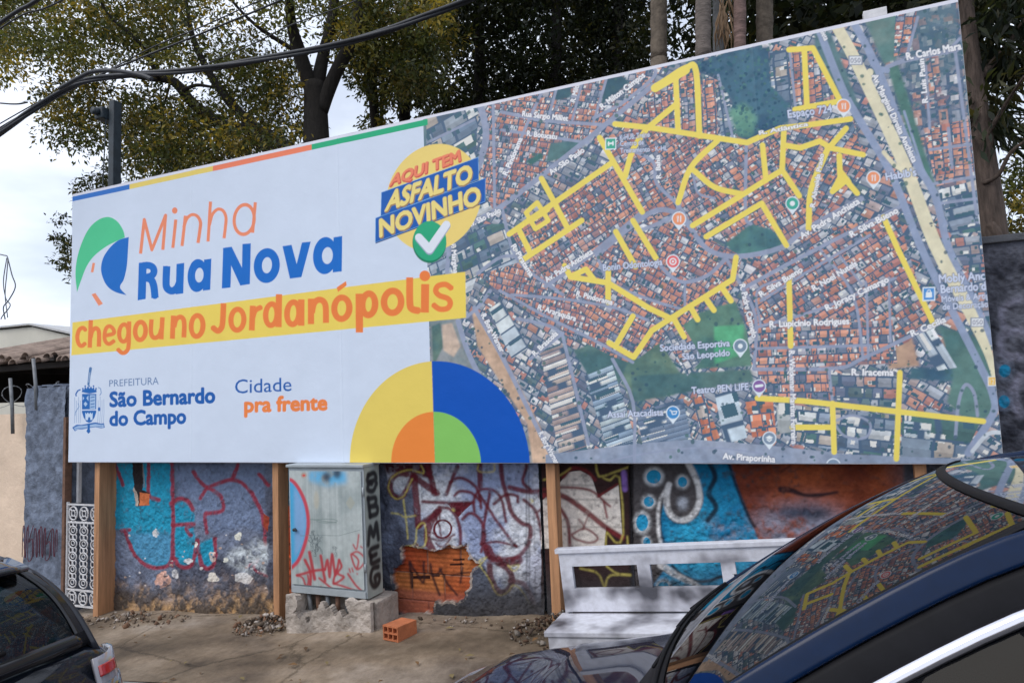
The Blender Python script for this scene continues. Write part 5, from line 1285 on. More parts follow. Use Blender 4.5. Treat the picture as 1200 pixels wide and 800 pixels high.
# ------------------------------------------------------------------ bench
def bench_mat():
    m, nt, b, out = _new('white_paint_with_black_spray')
    n = _noise(nt, 2.7, 3, 0.5, (1.2, 1, 1.5)); g = _noise(nt, 26, 6, 0.6)
    r = _ramp(nt, n.outputs['Fac'], [(0.34, (0.08, 0.08, 0.095)), (0.42, (0.36, 0.36, 0.40)), (0.51, (0.68, 0.69, 0.75))])
    r2 = _ramp(nt, g.outputs['Fac'], [(0.3, (0.82, 0.81, 0.8)), (0.6, (1, 1, 1))])
    a = nt.nodes.new('ShaderNodeMix'); a.data_type = 'RGBA'; a.blend_type = 'MULTIPLY'; a.inputs['Factor'].default_value = 1
    nt.links.new(r.outputs[0], a.inputs['A']); nt.links.new(r2.outputs[0], a.inputs['B']); nt.links.new(a.outputs['Result'], b.inputs['Base Color'])
    b.inputs['Roughness'].default_value = 0.5
    bp = nt.nodes.new('ShaderNodeBump'); bp.inputs['Strength'].default_value = 0.2; bp.inputs['Distance'].default_value = 0.01
    nt.links.new(g.outputs['Fac'], bp.inputs['Height']); nt.links.new(bp.outputs['Normal'], b.inputs['Normal'])
    return m
M_BENCH = bench_mat()
bench = thing('white_bench', 'white painted timber bench with cut-out back and black spray patches under the map', 'bench', (4.81, -0.45, ground_z(4.81, -0.45) - 0.03), (0, -0.085, 0))
BL_, BT, SZ = 1.92, 0.615, 0.275
bb = MB()
bb.box((0, 0.0, SZ + 0.012), (BL_, 0.03, SZ + 0.135), None, 0.002); bb.box((0, 0.0, BT - 0.085), (BL_, 0.03, BT - 0.012), None, 0.002)
for i, x in enumerate((0.0, 0.435, 0.87, 1.305, BL_ - 0.07)): bb.box((x, 0.0005, SZ + 0.1345), (x + 0.07, 0.0295, BT - 0.0845))
bb.box((-0.018, -0.012, BT - 0.0118), (BL_ + 0.018, 0.05, BT + 0.014), None, 0.004)
bb.build('backrest', M_BENCH, bench)
MB().box((-0.03, -0.29, SZ - 0.026), (BL_ + 0.02, 0.03, SZ), None, 0.005).build('seat', M_BENCH, bench)
MB().box((-0.012, -0.282, SZ - 0.095), (BL_, -0.258, SZ - 0.0265), None, 0.003).build('apron', M_BENCH, bench)
for x in (0.03, BL_ / 2, BL_ - 0.09):
    for y in (-0.25, -0.03): MB().box((x, y, -0.03), (x + 0.055, y + 0.045, SZ - 0.0265), None, 0.003).build('leg', M_BENCH, bench)
for x in (-0.012, BL_ - 0.02): MB().box((x, 0.031, 0.0), (x + 0.032, 0.062, BT - 0.013), None, 0.003).build('back_post', M_BENCH, bench)

# ------------------------------------------------------------------ rubble, dry leaves
M_RUB = attr_mat('rubble', 0.95, 0.3, 20, 0.6, 40)
def pile(name, label, cx, cy, rx, ry, n, s0, s1, cols, hgt):
    V = []; F = []; C = []
    for _ in range(n):
        a, r = rng.uniform(0, 6.283), rng.random() ** 0.85 * 1.25
        x, y = cx + rx * r * math.cos(a), cy + ry * r * math.sin(a)
        s = s0 + (s1 - s0) * rng.random() ** 2.5 * (1 if rng.random() > 0.1 else 1.6)
        z = ground_z(x, y) + hgt * max(1 - r, 0) * rng.random() + s * 0.3
        M = Matrix.Rotation(rng.uniform(0, 6), 3, Vector(rng.normal(size=3)).normalized())
        base = len(V)
        for ix in (-1, 1):
            for iy in (-1, 1):
                for iz in (-1, 1):
                    V.append(Vector((x, y, z)) + M @ (Vector((ix, iy * 0.75, iz * 0.38)) * s * 0.5 * rng.uniform(0.55, 1.15)))
        F += [tuple(base + i for i in f) for f in ((0, 1, 3, 2), (4, 6, 7, 5), (0, 4, 5, 1), (2, 3, 7, 6), (0, 2, 6, 4), (1, 5, 7, 3))]
        C += [np.array(cols[rng.integers(len(cols))]) * rng.uniform(0.7, 1.2)] * 8
    me = np_mesh(name, [tuple(v) for v in V], F, np.array(C))
    return tag(link(name, me, M_RUB), label, 'rubble', kind='stuff')
GR = [(0.36, 0.34, 0.33), (0.22, 0.2, 0.19), (0.14, 0.1, 0.075), (0.42, 0.39, 0.36), (0.30, 0.17, 0.11)]
GR2 = [(0.34, 0.28, 0.23), (0.20, 0.15, 0.11), (0.12, 0.085, 0.06), (0.48, 0.42, 0.37), (0.28, 0.16, 0.10)]
pile('rubble', 'heap of broken mortar lumps at the foot of the middle timber post', 2.31, -0.06, 0.22, 0.17, 420, 0.004, 0.042, GR2, 0.08)
pile('rubble', 'scattered mortar crumbs at the foot of the left timber post', 0.75, 0.02, 0.55, 0.16, 380, 0.003, 0.034, GR2, 0.03)
pile('rubble', 'dry soil and litter heaped beside the left end of the bench', 4.62, -0.02, 0.28, 0.24, 420, 0.008, 0.035, [(0.09, 0.055, 0.035), (0.14, 0.08, 0.05), (0.06, 0.04, 0.03), (0.3, 0.26, 0.22)], 0.12)
pile('rubble', 'thin litter of crumbs along the foot of the graffiti wall', 3.9, 0.06, 1.2, 0.10, 200, 0.003, 0.024, GR2, 0.015)
V = []; F = []; C = []
for _ in range(130):
    x, y = rng.uniform(0.3, 5.0), rng.uniform(-1.7, 0.1); s = rng.uniform(0.012, 0.035); z = ground_z(x, y) + 0.02
    a = rng.uniform(0, 6.28); d = np.array([math.cos(a), math.sin(a)]) * s; e = np.array([-d[1], d[0]]) * 0.45; b_ = len(V)
    V += [(x - d[0], y - d[1], z - 0.004), (x + e[0], y + e[1], z + 0.006), (x + d[0], y + d[1], z), (x - e[0], y - e[1], z + 0.004)]
    F.append((b_, b_ + 1, b_ + 2, b_ + 3)); C += [np.array([(0.22, 0.12, 0.05), (0.14, 0.08, 0.04), (0.26, 0.2, 0.09)][rng.integers(3)])] * 4
tag(link('dry_leaves', np_mesh('dry_leaves', V, F, np.array(C)), M_RUB), 'dry brown leaves scattered over the worn pavement', 'leaves', kind='stuff')
# ------------------------------------------------------------------ trees
M_LEAF = leaf_mat('leaf')
M_BARK = pm('dark_bark', (0.019, 0.016, 0.014), 0.95, 0.4, 7, 0.8, 24, stretch=(3, 3, 0.8))
M_BARKM = pm('mossy_bark', (0.13, 0.105, 0.08), 0.95, 0.45, 9, 0.9, 20, dark=(0.045, 0.06, 0.02), dpos=0.56)
M_PALM = pm('ringed_palm_bark', (0.16, 0.135, 0.12), 0.95, 0.5, 9, 0.9, 22, stretch=(1, 1, 3.5))
M_BARKR = pm('reddish_bark', (0.085, 0.062, 0.05), 0.95, 0.6, 8, 1.0, 22, stretch=(3, 3, 0.6))
def leaves(name, centers, radii, per, size, cols, parent=None, droop=0.35, aspect=0.42, seed=1, flat=0.7):
    g = np.random.default_rng(seed)
    centers = np.asarray(centers, float); n = len(centers)
    N = n * per
    ci = np.repeat(np.arange(n), per)
    off = g.normal(size=(N, 3)); off /= np.linalg.norm(off, axis=1)[:, None]; off *= (g.random(N) ** 0.45)[:, None]
    off[:, 2] *= flat
    p = centers[ci] + off * np.asarray(radii)[ci][:, None]
    d = off + g.normal(size=(N, 3)) * 0.7; d[:, 2] -= droop; d /= np.linalg.norm(d, axis=1)[:, None]
    up = g.normal(size=(N, 3)) * 0.6 + (0, 0, 1); s = np.cross(d, up); s /= np.linalg.norm(s, axis=1)[:, None]
    nn = np.cross(s, d)
    L = size * g.uniform(0.6, 1.25, N)[:, None]
    v = np.stack([p, p + d * L * 0.45 + s * L * aspect * 0.5 + nn * L * 0.08, p + d * L, p + d * L * 0.45 - s * L * aspect * 0.5 + nn * L * 0.08], 1).reshape(-1, 3)
    cols = np.asarray(cols, float)
    base = cols[g.integers(len(cols), size=n)][ci] * g.uniform(0.65, 1.35, N)[:, None]
    odd = g.random(N) < 0.12
    base[odd] = cols[g.integers(len(cols), size=odd.sum())] * 1.2
    return link(name, np_mesh(name, v, np.arange(4 * N).reshape(-1, 4), np.repeat(base, 4, 0)), M_LEAF, parent)
def in_poly(poly, n, seed, Y0, Y1, power=1.0):
    g = np.random.default_rng(seed); poly = np.asarray(poly, float); out = []
    lo, hi = poly.min(0), poly.max(0)
    while len(out) < n:
        q = g.uniform(lo, hi); c = False; j = len(poly) - 1
        for i in range(len(poly)):
            if (poly[i, 1] > q[1]) != (poly[j, 1] > q[1]) and q[0] < (poly[j, 0] - poly[i, 0]) * (q[1] - poly[i, 1]) / (poly[j, 1] - poly[i, 1]) + poly[i, 0]: c = not c
            j = i
        if c: out.append(at1(q[0], q[1], Y0 + (Y1 - Y0) * g.random() ** power))
    return np.array(out)
def limb(mb, px, Y, w, Y2=None, n=10, sm=4, wob=0.0):
    """limb along survey points at depth Y..Y2; w = widths in pixels"""
    P = smoothpath(px, sm) if len(px) > 2 else np.asarray(px, float)
    Ys = np.linspace(Y, Y if Y2 is None else Y2, len(P))
    pts = np.array([at1(p[0], p[1], y) for p, y in zip(P, Ys)])
    dist = (pts - CAM_POS) @ CAM_FWD
    ww = np.interp(np.linspace(0, 1, len(P)), np.linspace(0, 1, len(w)), w)
    rad = ww * dist / FOCAL / 2
    if wob: rad = rad * (1 + wob * np.sin(np.arange(len(P)) * 2.1 + w[0]))
    mb.tube(pts, rad, n)
    return pts
def to_ground(mb, p, r0, r1, n=10, lean=0.15):
    g = -1.75 + 0.075 * np.clip(p[0], -20, 20)
    mb.tube([(p[0] + lean, p[1], g), (p[0] + lean * 0.6, p[1], g + 0.5), (p[0] + lean * 0.3, p[1], (g + p[2]) / 2), tuple(p)], [r0 * 1.4, r0 * 1.1, r0, r1], n)
OL = [(0.125, 0.145, 0.05), (0.18, 0.175, 0.055), (0.06, 0.075, 0.034), (0.33, 0.26, 0.06), (0.062, 0.08, 0.032), (0.13, 0.11, 0.04), (0.07, 0.085, 0.035)]
DK = [(0.018, 0.026, 0.014), (0.028, 0.036, 0.017), (0.014, 0.020, 0.013), (0.04, 0.042, 0.018), (0.02, 0.03, 0.018)]
MID = [(0.04, 0.052, 0.022), (0.055, 0.06, 0.025), (0.028, 0.04, 0.02), (0.08, 0.075, 0.03)]
# big broadleaf behind the message panel
T = thing('broadleaf_tree', 'big olive-leaved tree with a thick forked dark trunk behind the message panel', 'tree')
tr = MB(); Y = 5.0
p = limb(tr, [(372, 215), (371, 170), (370, 130), (369, 98)], Y, [34, 30, 27, 25], n=14)
to_ground(tr, p[0], 0.27, 0.23, 14)
limb(tr, [(366, 108), (351, 62), (342, 30), (338, -10), (330, -80), (318, -190)], Y, [18, 16, 12, 10, 8, 4], Y - 1.2)
limb(tr, [(371, 104), (380, 60), (388, 30), (393, -10), (405, -90), (410, -200)], Y, [17, 13, 12, 11, 8, 4], Y + 0.8)
limb(tr, [(376, 130), (384, 108), (396, 80), (412, 48), (419, 15), (416, -20), (420, -110), (440, -210)], Y, [17, 16, 15, 14, 12, 11, 8, 4], Y + 0.3)
limb(tr, [(363, 190), (325, 165), (300, 150), (280, 132), (258, 105), (242, 80), (225, 40), (215, -20)], Y, [16, 14, 13, 12, 10, 8, 6, 3], Y - 0.8)
limb(tr, [(362, 205), (310, 172), (289, 152), (262, 146), (228, 123), (204, 96), (180, 92), (150, 88), (118, 82)], Y, [16, 13, 12, 12, 12, 11, 8, 6, 3], Y - 1.3)
limb(tr, [(215, 106), (230, 100), (248, 102)], Y - 1.0, [5, 4, 3])
limb(tr, [(185, 92), (172, 62), (155, 42), (125, 15), (105, -30)], Y - 1, [5, 4, 4, 3, 2], Y - 2)
limb(tr, [(200, 95), (190, 130), (178, 152)], Y - 1, [3, 2, 1])
limb(tr, [(350, 62), (322, 45), (300, 30), (275, 5), (240, -40)], Y, [6, 5, 4, 3, 2], Y - 1)
tr.build('trunk', M_BARK, T)
cen = np.vstack([in_poly([(-120, -150), (520, -230), (510, 95), (470, 120), (400, 60), (330, 50), (280, 85), (200, 75), (150, 60), (60, 70), (5, 90), (-110, 60)], 390, 31, Y - 2.2, Y + 2.2),
    in_poly([(-60, -60), (220, -60), (210, 70), (120, 75), (40, 90), (-20, 85)], 165, 32, Y - 2.2, Y + 0.5),
    in_poly([(60, 90), (130, 100), (128, 165), (95, 175), (68, 170), (50, 130)], 34, 33, Y - 1.6, Y - 0.4),
    in_poly([(140, 110), (200, 100), (290, 150), (340, 165), (250, 190), (150, 215)], 130, 34, Y - 1.5, Y + 1.0),
    in_poly([(230, 70), (350, 60), (360, 160), (300, 150)], 60, 35, Y - 0.5, Y + 1.5),
    in_poly([(385, 20), (520, -10), (500, 110), (430, 120), (410, 70)], 95, 36, Y + 0.4, Y + 2.2)])
leaves('crown', cen, rng.uniform(0.28, 0.55, len(cen)), 105, 0.102, OL, T, seed=41)
# slim trees around it
def slim(label, px, w, Y, polys, cols, bark, seed, lsize=0.12, per=60, rad=(0.3, 0.5), name='slim_tree', extra=(), base=0.12):
    t = thing(name, label, 'tree'); m = MB()
    p = limb(m, px, Y, w, None, 10)
    to_ground(m, p[0], base, base, 10)
    for e, ew in extra: limb(m, e, Y, ew, Y + 0.6)
    m.build('trunk', bark, t)
    c = np.vstack([in_poly(q, n, seed + i, Y - d, Y + d) for i, (q, n, d) in enumerate(polys)])
    leaves('crown', c, np.random.default_rng(seed).uniform(*rad, len(c)), per, lsize, cols, t, seed=seed + 9)
    return t
slim('ivy-clad slim tree just right of the big forked trunk', [(440, 165), (438, 120), (432, 60), (428, 0), (424, -90)], [10, 12, 11, 9, 6], 6.5, [([(418, -60), (450, -60), (452, 150), (426, 150)], 46, 0.35), ([(395, -160), (480, -160), (470, 20), (410, 20)], 26, 1.2)], OL, M_BARK, 60, rad=(0.16, 0.3))
slim('thin straight tree standing between two ivy-clad trunks', [(446, 160), (449, 90), (450, 20), (452, -100)], [5, 5, 4, 3], 7.2, [([(430, -170), (500, -170), (495, -20), (440, -10)], 26, 1.2), ([(455, 40), (500, 40), (495, 120), (460, 120)], 16, 1.4)], MID, M_BARK, 70)
slim('dark leaning trunk with a side fork left of the evergreens', [(474, 140), (476, 80), (480, 20), (483, -60), (488, -150)], [14, 13, 12, 10, 6], 7.6, [([(455, -190), (560, -190), (545, -10), (470, 10)], 40, 1.6), ([(470, 20), (545, 10), (535, 120), (480, 130)], 34, 1.2)], OL, M_BARK, 80, extra=[([(488, 125), (497, 85), (500, 50), (499, 0), (505, -60)], [7, 9, 9, 8, 5]), ([(470, 130), (462, 90), (466, 60)], [5, 4, 3])])
# dark evergreens
for i, (lab, px, w, polys) in enumerate([
    ('dense dark evergreen directly right of the forked broadleaf trunks', [(560, 140), (562, 60), (560, -40)], [14, 12, 8], [([(505, -160), (625, -160), (630, 110), (510, 135)], 150, 1.0), ([(510, 120), (630, 100), (640, 400), (500, 400)], 90, 1.0)]),
    ('tall dark evergreen behind the middle of the map top edge', [(650, 130), (652, 40), (650, -60)], [14, 12, 8], [([(600, -170), (705, -170), (715, 90), (600, 115)], 150, 1.0), ([(600, 110), (715, 85), (730, 400), (600, 400)], 90, 1.0)]),
    ('dark evergreen left of the row of bare palm trunks', [(722, 110), (724, 20), (724, -80)], [14, 12, 8], [([(690, -170), (770, -170), (775, 80), (690, 100)], 110, 1.0), ([(690, 95), (775, 75), (800, 400), (690, 400)], 80, 1.0)])]):
    slim(lab, px, w, 8.5 + 0.5 * i, polys, DK, M_BARK, 100 + 20 * i, 0.13, 85, (0.4, 0.7), 'dark_evergreen', base=0.2)
# bare trunks above the map
def ringed(label, x, w, Y, mat, seed, moss=False, lean=0):
    t = thing('palm_tree', label, 'tree'); m = MB()
    n = 46; px = [(x + lean * (i / n), 70 - i * 9) for i in range(n)]
    P = np.array([at1(a, b, Y) for a, b in px]); dist = (P - CAM_POS) @ CAM_FWD
    rad = w * dist / FOCAL / 2 * (1 + 0.05 * np.sin(np.arange(n) * 2.4 + seed) + 0.02 * np.cos(np.arange(n) * 5.1))
    m.tube(P, rad, 14); to_ground(m, P[0], rad[0] * 1.1, rad[0], 14, 0.03)
    m.build('trunk', mat, t)
    top = Vector(P[-1]); fr_ = MB(); g = random.Random(seed)
    for k_ in range(16):
        a = k_ * 2.4; el = g.uniform(-0.3, 1.0); L = g.uniform(1.6, 2.2)
        pts = [top + Vector((math.cos(a) * L * s_, math.sin(a) * L * s_, L * (el * s_ - 0.9 * s_ * s_))) for s_ in np.linspace(0, 1, 7)]
        for i in range(6):
            d = (pts[i + 1] - pts[i]).normalized(); s2 = d.cross(Vector((0, 0, 1))).normalized()
            for sg in (-1, 1):
                for f_ in (0.25, 0.75):
                    b = pts[i].lerp(pts[i + 1], f_); tip = b + (s2 * sg * 0.34 + d * 0.2 - Vector((0, 0, 0.16)))
                    fr_.add([b - d * 0.02, b + d * 0.02, tip], [(0, 1, 2)])
    fr_.build('fronds', pm('palm_frond', (0.04, 0.06, 0.02), 0.6, 0.3), t)
ringed('straight mossy bare trunk, leftmost above the map', 772, 19, 4.2, M_BARKM, 3)
ringed('thick ring-scarred palm trunk beside a smooth grey trunk', 824, 18, 3.8, M_PALM, 5)
ringed('smooth pale grey trunk touching the ring-scarred palm', 842, 13, 5.0, M_GALV if False else pm('grey_smooth_bark', (0.12, 0.125, 0.13), 0.9, 0.4, 8, 0.5, 20), 8)
ringed('pinkish ringed trunk beside hanging dead fronds', 867, 14, 4.0, pm('pinkish_bark', (0.19, 0.125, 0.11), 0.9, 0.45, 8, 0.8, 20, stretch=(1, 1, 3)), 11)
ringed('mottled mossy trunk, rightmost of the bare trunks above the map', 896, 19, 4.4, M_BARKM, 15)
df = MB()
for i in range(26):
    a = at1(846 + rng.uniform(-4, 10), 2 + rng.uniform(-30, 20), 4.3 + rng.uniform(-0.3, 0.3)); b = a + np.array([rng.uniform(-0.12, 0.12), rng.uniform(-0.1, 0.1), -rng.uniform(0.3, 0.6)])
    m_ = (a + b) / 2 + rng.normal(size=3) * 0.05; df.tube([a, m_, b], [0.008, 0.012, 0.003], 4)
tag(df.build('dead_fronds', pm('dead_frond', (0.26, 0.17, 0.10), 0.9, 0.3)), 'dry brown dead fronds hanging between the bare trunks', 'fronds')
# right-hand trees
T = thing('eucalyptus_tree', 'tall reddish-barked tree with long drooping leaves at the right end of the map', 'tree')
tr = MB(); Y = 3.2
p = limb(tr, [(1166, 320), (1160, 250), (1151, 180), (1143, 120), (1136, 60), (1130, 0), (1126, -110), (1130, -240)], Y, [34, 30, 26, 23, 20, 18, 14, 8], n=14)
to_ground(tr, p[0], 0.2, 0.17, 14, 0.05)
limb(tr, [(1160, 262), (1168, 275), (1172, 300)], Y - 0.1, [10, 12, 9]); limb(tr, [(1152, 215), (1170, 205), (1185, 178), (1210, 160)], Y - 0.1, [5, 5, 4, 3], Y - 0.3)
limb(tr, [(1140, 100), (1175, 60), (1210, 10), (1240, -60)], Y, [9, 7, 6, 3], Y + 0.5); limb(tr, [(1150, 170), (1180, 120), (1200, 90)], Y, [6, 4, 3], Y - 0.6)
tr.build('trunk', M_BARKR, T)
c = np.vstack([in_poly([(1105, -230), (1290, -230), (1290, 60), (1200, 60), (1165, 130), (1130, 130), (1118, 40)], 85, 141, Y - 0.1, Y + 1.6), in_poly([(1128, 120), (1172, 110), (1178, 160), (1140, 175)], 9, 142, Y - 0.1, Y + 0.6)])
leaves('crown', c, rng.uniform(0.2, 0.42, len(c)), 60, 0.19, [(0.03, 0.042, 0.025), (0.045, 0.055, 0.03), (0.02, 0.03, 0.02), (0.06, 0.06, 0.03)], T, droop=1.1, aspect=0.22, seed=150)
slim('fine-leaved olive tree low behind the dark wall at far right', [(1232, 320), (1228, 250), (1222, 190)], [9, 7, 4], 6.5, [([(1165, 190), (1300, 170), (1300, 310), (1168, 310)], 62, 1.2)], OL, M_BARKR, 170, 0.09, 90, (0.22, 0.4), 'olive_tree')
slim('loose leafy tree showing left of the message panel edge', [(104, 330), (102, 270), (100, 236)], [5, 4, 2], 3.6, [([(84, 205), (130, 195), (140, 230), (88, 222)], 9, 0.4), ([(62, 262), (95, 230), (100, 330), (72, 320)], 14, 0.5)], MID, M_BARK, 190, 0.085, 70, (0.12, 0.24), 'young_tree', base=0.05)
# wood beyond
c = np.vstack([in_poly([(470, -120), (1130, -160), (1135, 60), (930, 60), (500, 170)], 330, 201, 11.5, 15), in_poly([(880, -160), (1130, -160), (1126, 40), (880, 60)], 60, 203, 6, 8)])
c = np.vstack([c, in_poly([(470, 165), (930, 55), (1135, 55), (1150, 430), (440, 430)], 230, 204, 11.5, 15)])
wd = leaves('far_woods', c, rng.uniform(0.8, 1.3, len(c)), 75, 0.27, DK, None, seed=210)
tag(wd, 'dark mass of woodland filling the background behind the nearer trees', 'woods', kind='stuff')
# ------------------------------------------------------------------ cables
M_CABLE = pm('black_cable', (0.018, 0.022, 0.03), 0.55, 0.2, 20)
def cable(px, Y, rpx, label, Y2=None, twist=0, group='overhead cables'):
    P = smoothpath(px, 10); Ys = np.linspace(Y, Y if Y2 is None else Y2, len(P))
    pts = np.array([at1(a[0], a[1], y) for a, y in zip(P, Ys)]); m = MB()
    e0 = (pts[0] - pts[3]); e1 = (pts[-1] - pts[-4])
    out_ = lambda a: not (0 <= a[0] <= 1200 and a[1] >= 0)
    if out_(px[0]): pts = np.vstack([pts[0] + e0 / np.linalg.norm(e0) * 14, pts])
    if out_(px[-1]): pts = np.vstack([pts, pts[-1] + e1 / np.linalg.norm(e1) * 14])
    dist = (pts - CAM_POS) @ CAM_FWD
    r = float(np.median(dist)) * rpx / FOCAL / 2
    if twist:
        for j in range(3):
            q = np.array([p_ + r * 0.5 * np.array([0, math.cos(i * 0.09 + j * 2.09), math.sin(i * 0.09 + j * 2.09)]) for i, p_ in enumerate(pts)]); m.tube(q, r * 0.6, 7)
    else: m.tube(pts, r, 6)
    return tag(m.build('overhead_cable', M_CABLE), label, 'cable', group)
cable([(-260, 340), (-120, 240), (0, 156), (40, 128), (80, 103), (110, 93), (150, 88), (200, 85), (250, 79), (300, 71), (380, 56), (450, 37), (500, 19), (552, -2), (680, -60), (800, -130)], -0.6, 7.2, 'thick twisted bundle of black cables sagging across the top left', 0.2, 1)
cable([(70, 104), (95, 90), (110, 84), (135, 83), (165, 88), (178, 93)], -0.55, 5, 'loose cable loop riding above the thick bundle')
cable([(-200, 170), (0, 27), (50, -4), (200, -110)], -0.7, 4.5, 'black cable crossing the top left corner')
cable([(-200, 190), (0, 34), (70, 2), (240, -90)], -0.65, 2, 'thin wire just under the corner cable')
cable([(-120, 230), (0, 150), (60, 118), (115, 89), (165, 68), (230, 42), (300, 13), (345, -6), (500, -70)], -0.4, 2.2, 'thin wire rising from the loop towards the upper right', 0.4)
cable([(-120, 215), (0, 145), (60, 112), (120, 86), (180, 55), (240, 30), (300, 3), (420, -50)], 0.0, 1.4, 'fine wire above the rising wire', 0.6)
cable([(240, 76), (300, 50), (340, 30), (400, 8), (470, -22)], 0.4, 1.4, 'fine wire in front of the forked tree')
cable([(-120, 100), (-40, 116), (0, 121), (20, 122), (32, 120)], 0.0, 2, 'short wire entering at the left edge above the thick bundle')
M_THIN = pm('grey_wire', (0.12, 0.13, 0.15), 0.5, 0.2)
hw_ = MB()
for pts in [[(-6, 297), (4, 299), (9, 302), (8, 320), (6, 345), (9, 372)], [(9, 302), (14, 322), (18, 336), (10, 352), (4, 360), (6, 374)], [(8, 302), (4, 330), (7, 350), (12, 358), (3, 370), (1, 374)]]:
    hw_.tube([at1(a, b, 0.3) for a, b in smoothpath(pts, 5)], 0.006, 4)
tag(hw_.build('hanging_wire', M_THIN), 'tangle of thin wire hanging against the sky at the left edge', 'wire')
# ------------------------------------------------------------------ cars
def paint(name, base):
    m, nt, b, out = _new(name)
    n = _noise(nt, 400, 2, 0.5)
    r = _ramp(nt, n.outputs['Fac'], [(0.35, np.array(base) * 0.8), (0.65, np.array(base) * 1.25)])
    nt.links.new(r.outputs[0], b.inputs['Base Color'])
    b.inputs['Metallic'].default_value = 0.0; b.inputs['Roughness'].default_value = 0.4; b.inputs['Specular IOR Level'].default_value = 0.06
    b.inputs['Coat Weight'].default_value = 0.9; b.inputs['Coat Roughness'].default_value = 0.02
    # a film of street dust
    d = _noise(nt, 2.5, 6, 0.6)
    rr = nt.nodes.new('ShaderNodeMapRange'); rr.inputs['To Min'].default_value = 0.01; rr.inputs['To Max'].default_value = 0.04
    nt.links.new(d.outputs['Fac'], rr.inputs['Value']); nt.links.new(rr.outputs[0], b.inputs['Coat Roughness'])
    return m
M_GLASS = glass_mat('car_glass', (0.22, 0.25, 0.28), 2.15)
M_GLASSD = glass_mat('tinted_glass', (0.02, 0.05, 0.09), 1.4, 0.0, 0.35)  # dark blue of the pane's reflections put into its tint, mirroring cut down
M_RUBBER = pm('black_rubber', (0.008, 0.008, 0.010), 0.6, 0.2, 20, spec=0.15)
M_ROOF = pm('black_gloss_roof', (0.006, 0.010, 0.022), 0.03, 0.1, 20, spec=0.8, coat=1)
M_TRIM = pm('black_gloss_trim', (0.01, 0.01, 0.012), 0.12, 0.1, 20)
M_CHROME = pm('chrome', (0.78, 0.76, 0.80), 0.16, 0.03, 20, metallic=1.0)
M_SEAT = pm('seat_cloth', (0.035, 0.035, 0.04), 0.9, 0.2, 30)
M_TYRE = pm('tyre_rubber', (0.02, 0.02, 0.02), 0.85, 0.2, 20)
M_RIM = pm('alloy_rim', (0.45, 0.45, 0.47), 0.35, 0.1, 20, metallic=0.9)
M_LENS = pm('clear_lens', (0.24, 0.23, 0.25), 0.12, 0.1, 30, coat=1)
M_RED = pm('red_lens', (0.45, 0.02, 0.02), 0.15, 0.2, 60, coat=1)
M_DARKLENS = pm('smoked_lens', (0.06, 0.06, 0.07), 0.1, 0.3, 40, coat=1)
def sweep(mb, path, d_out, d_side, w, t, n=10, cap=True):
    """bar of width w (along d_side) and thickness t (along d_out) swept along a path"""
    rings = []
    for i, p in enumerate(path):
        do = Vector(d_out[i]) if hasattr(d_out[0], '__len__') else Vector(d_out); ds = Vector(d_side[i]) if hasattr(d_side[0], '__len__') else Vector(d_side)
        r = []
        for k_ in range(n):
            a = 2 * math.pi * k_ / n; ca, sa = math.cos(a), math.sin(a)
            r.append(Vector(p) + ds * (w / 2 * math.copysign(abs(ca) ** 0.45, ca)) + do * (t / 2 * math.copysign(abs(sa) ** 0.45, sa)))
        rings.append(r)
    mb.loft(rings, True, True, cap)
def lerp(a, b, t): return a + (b - a) * t
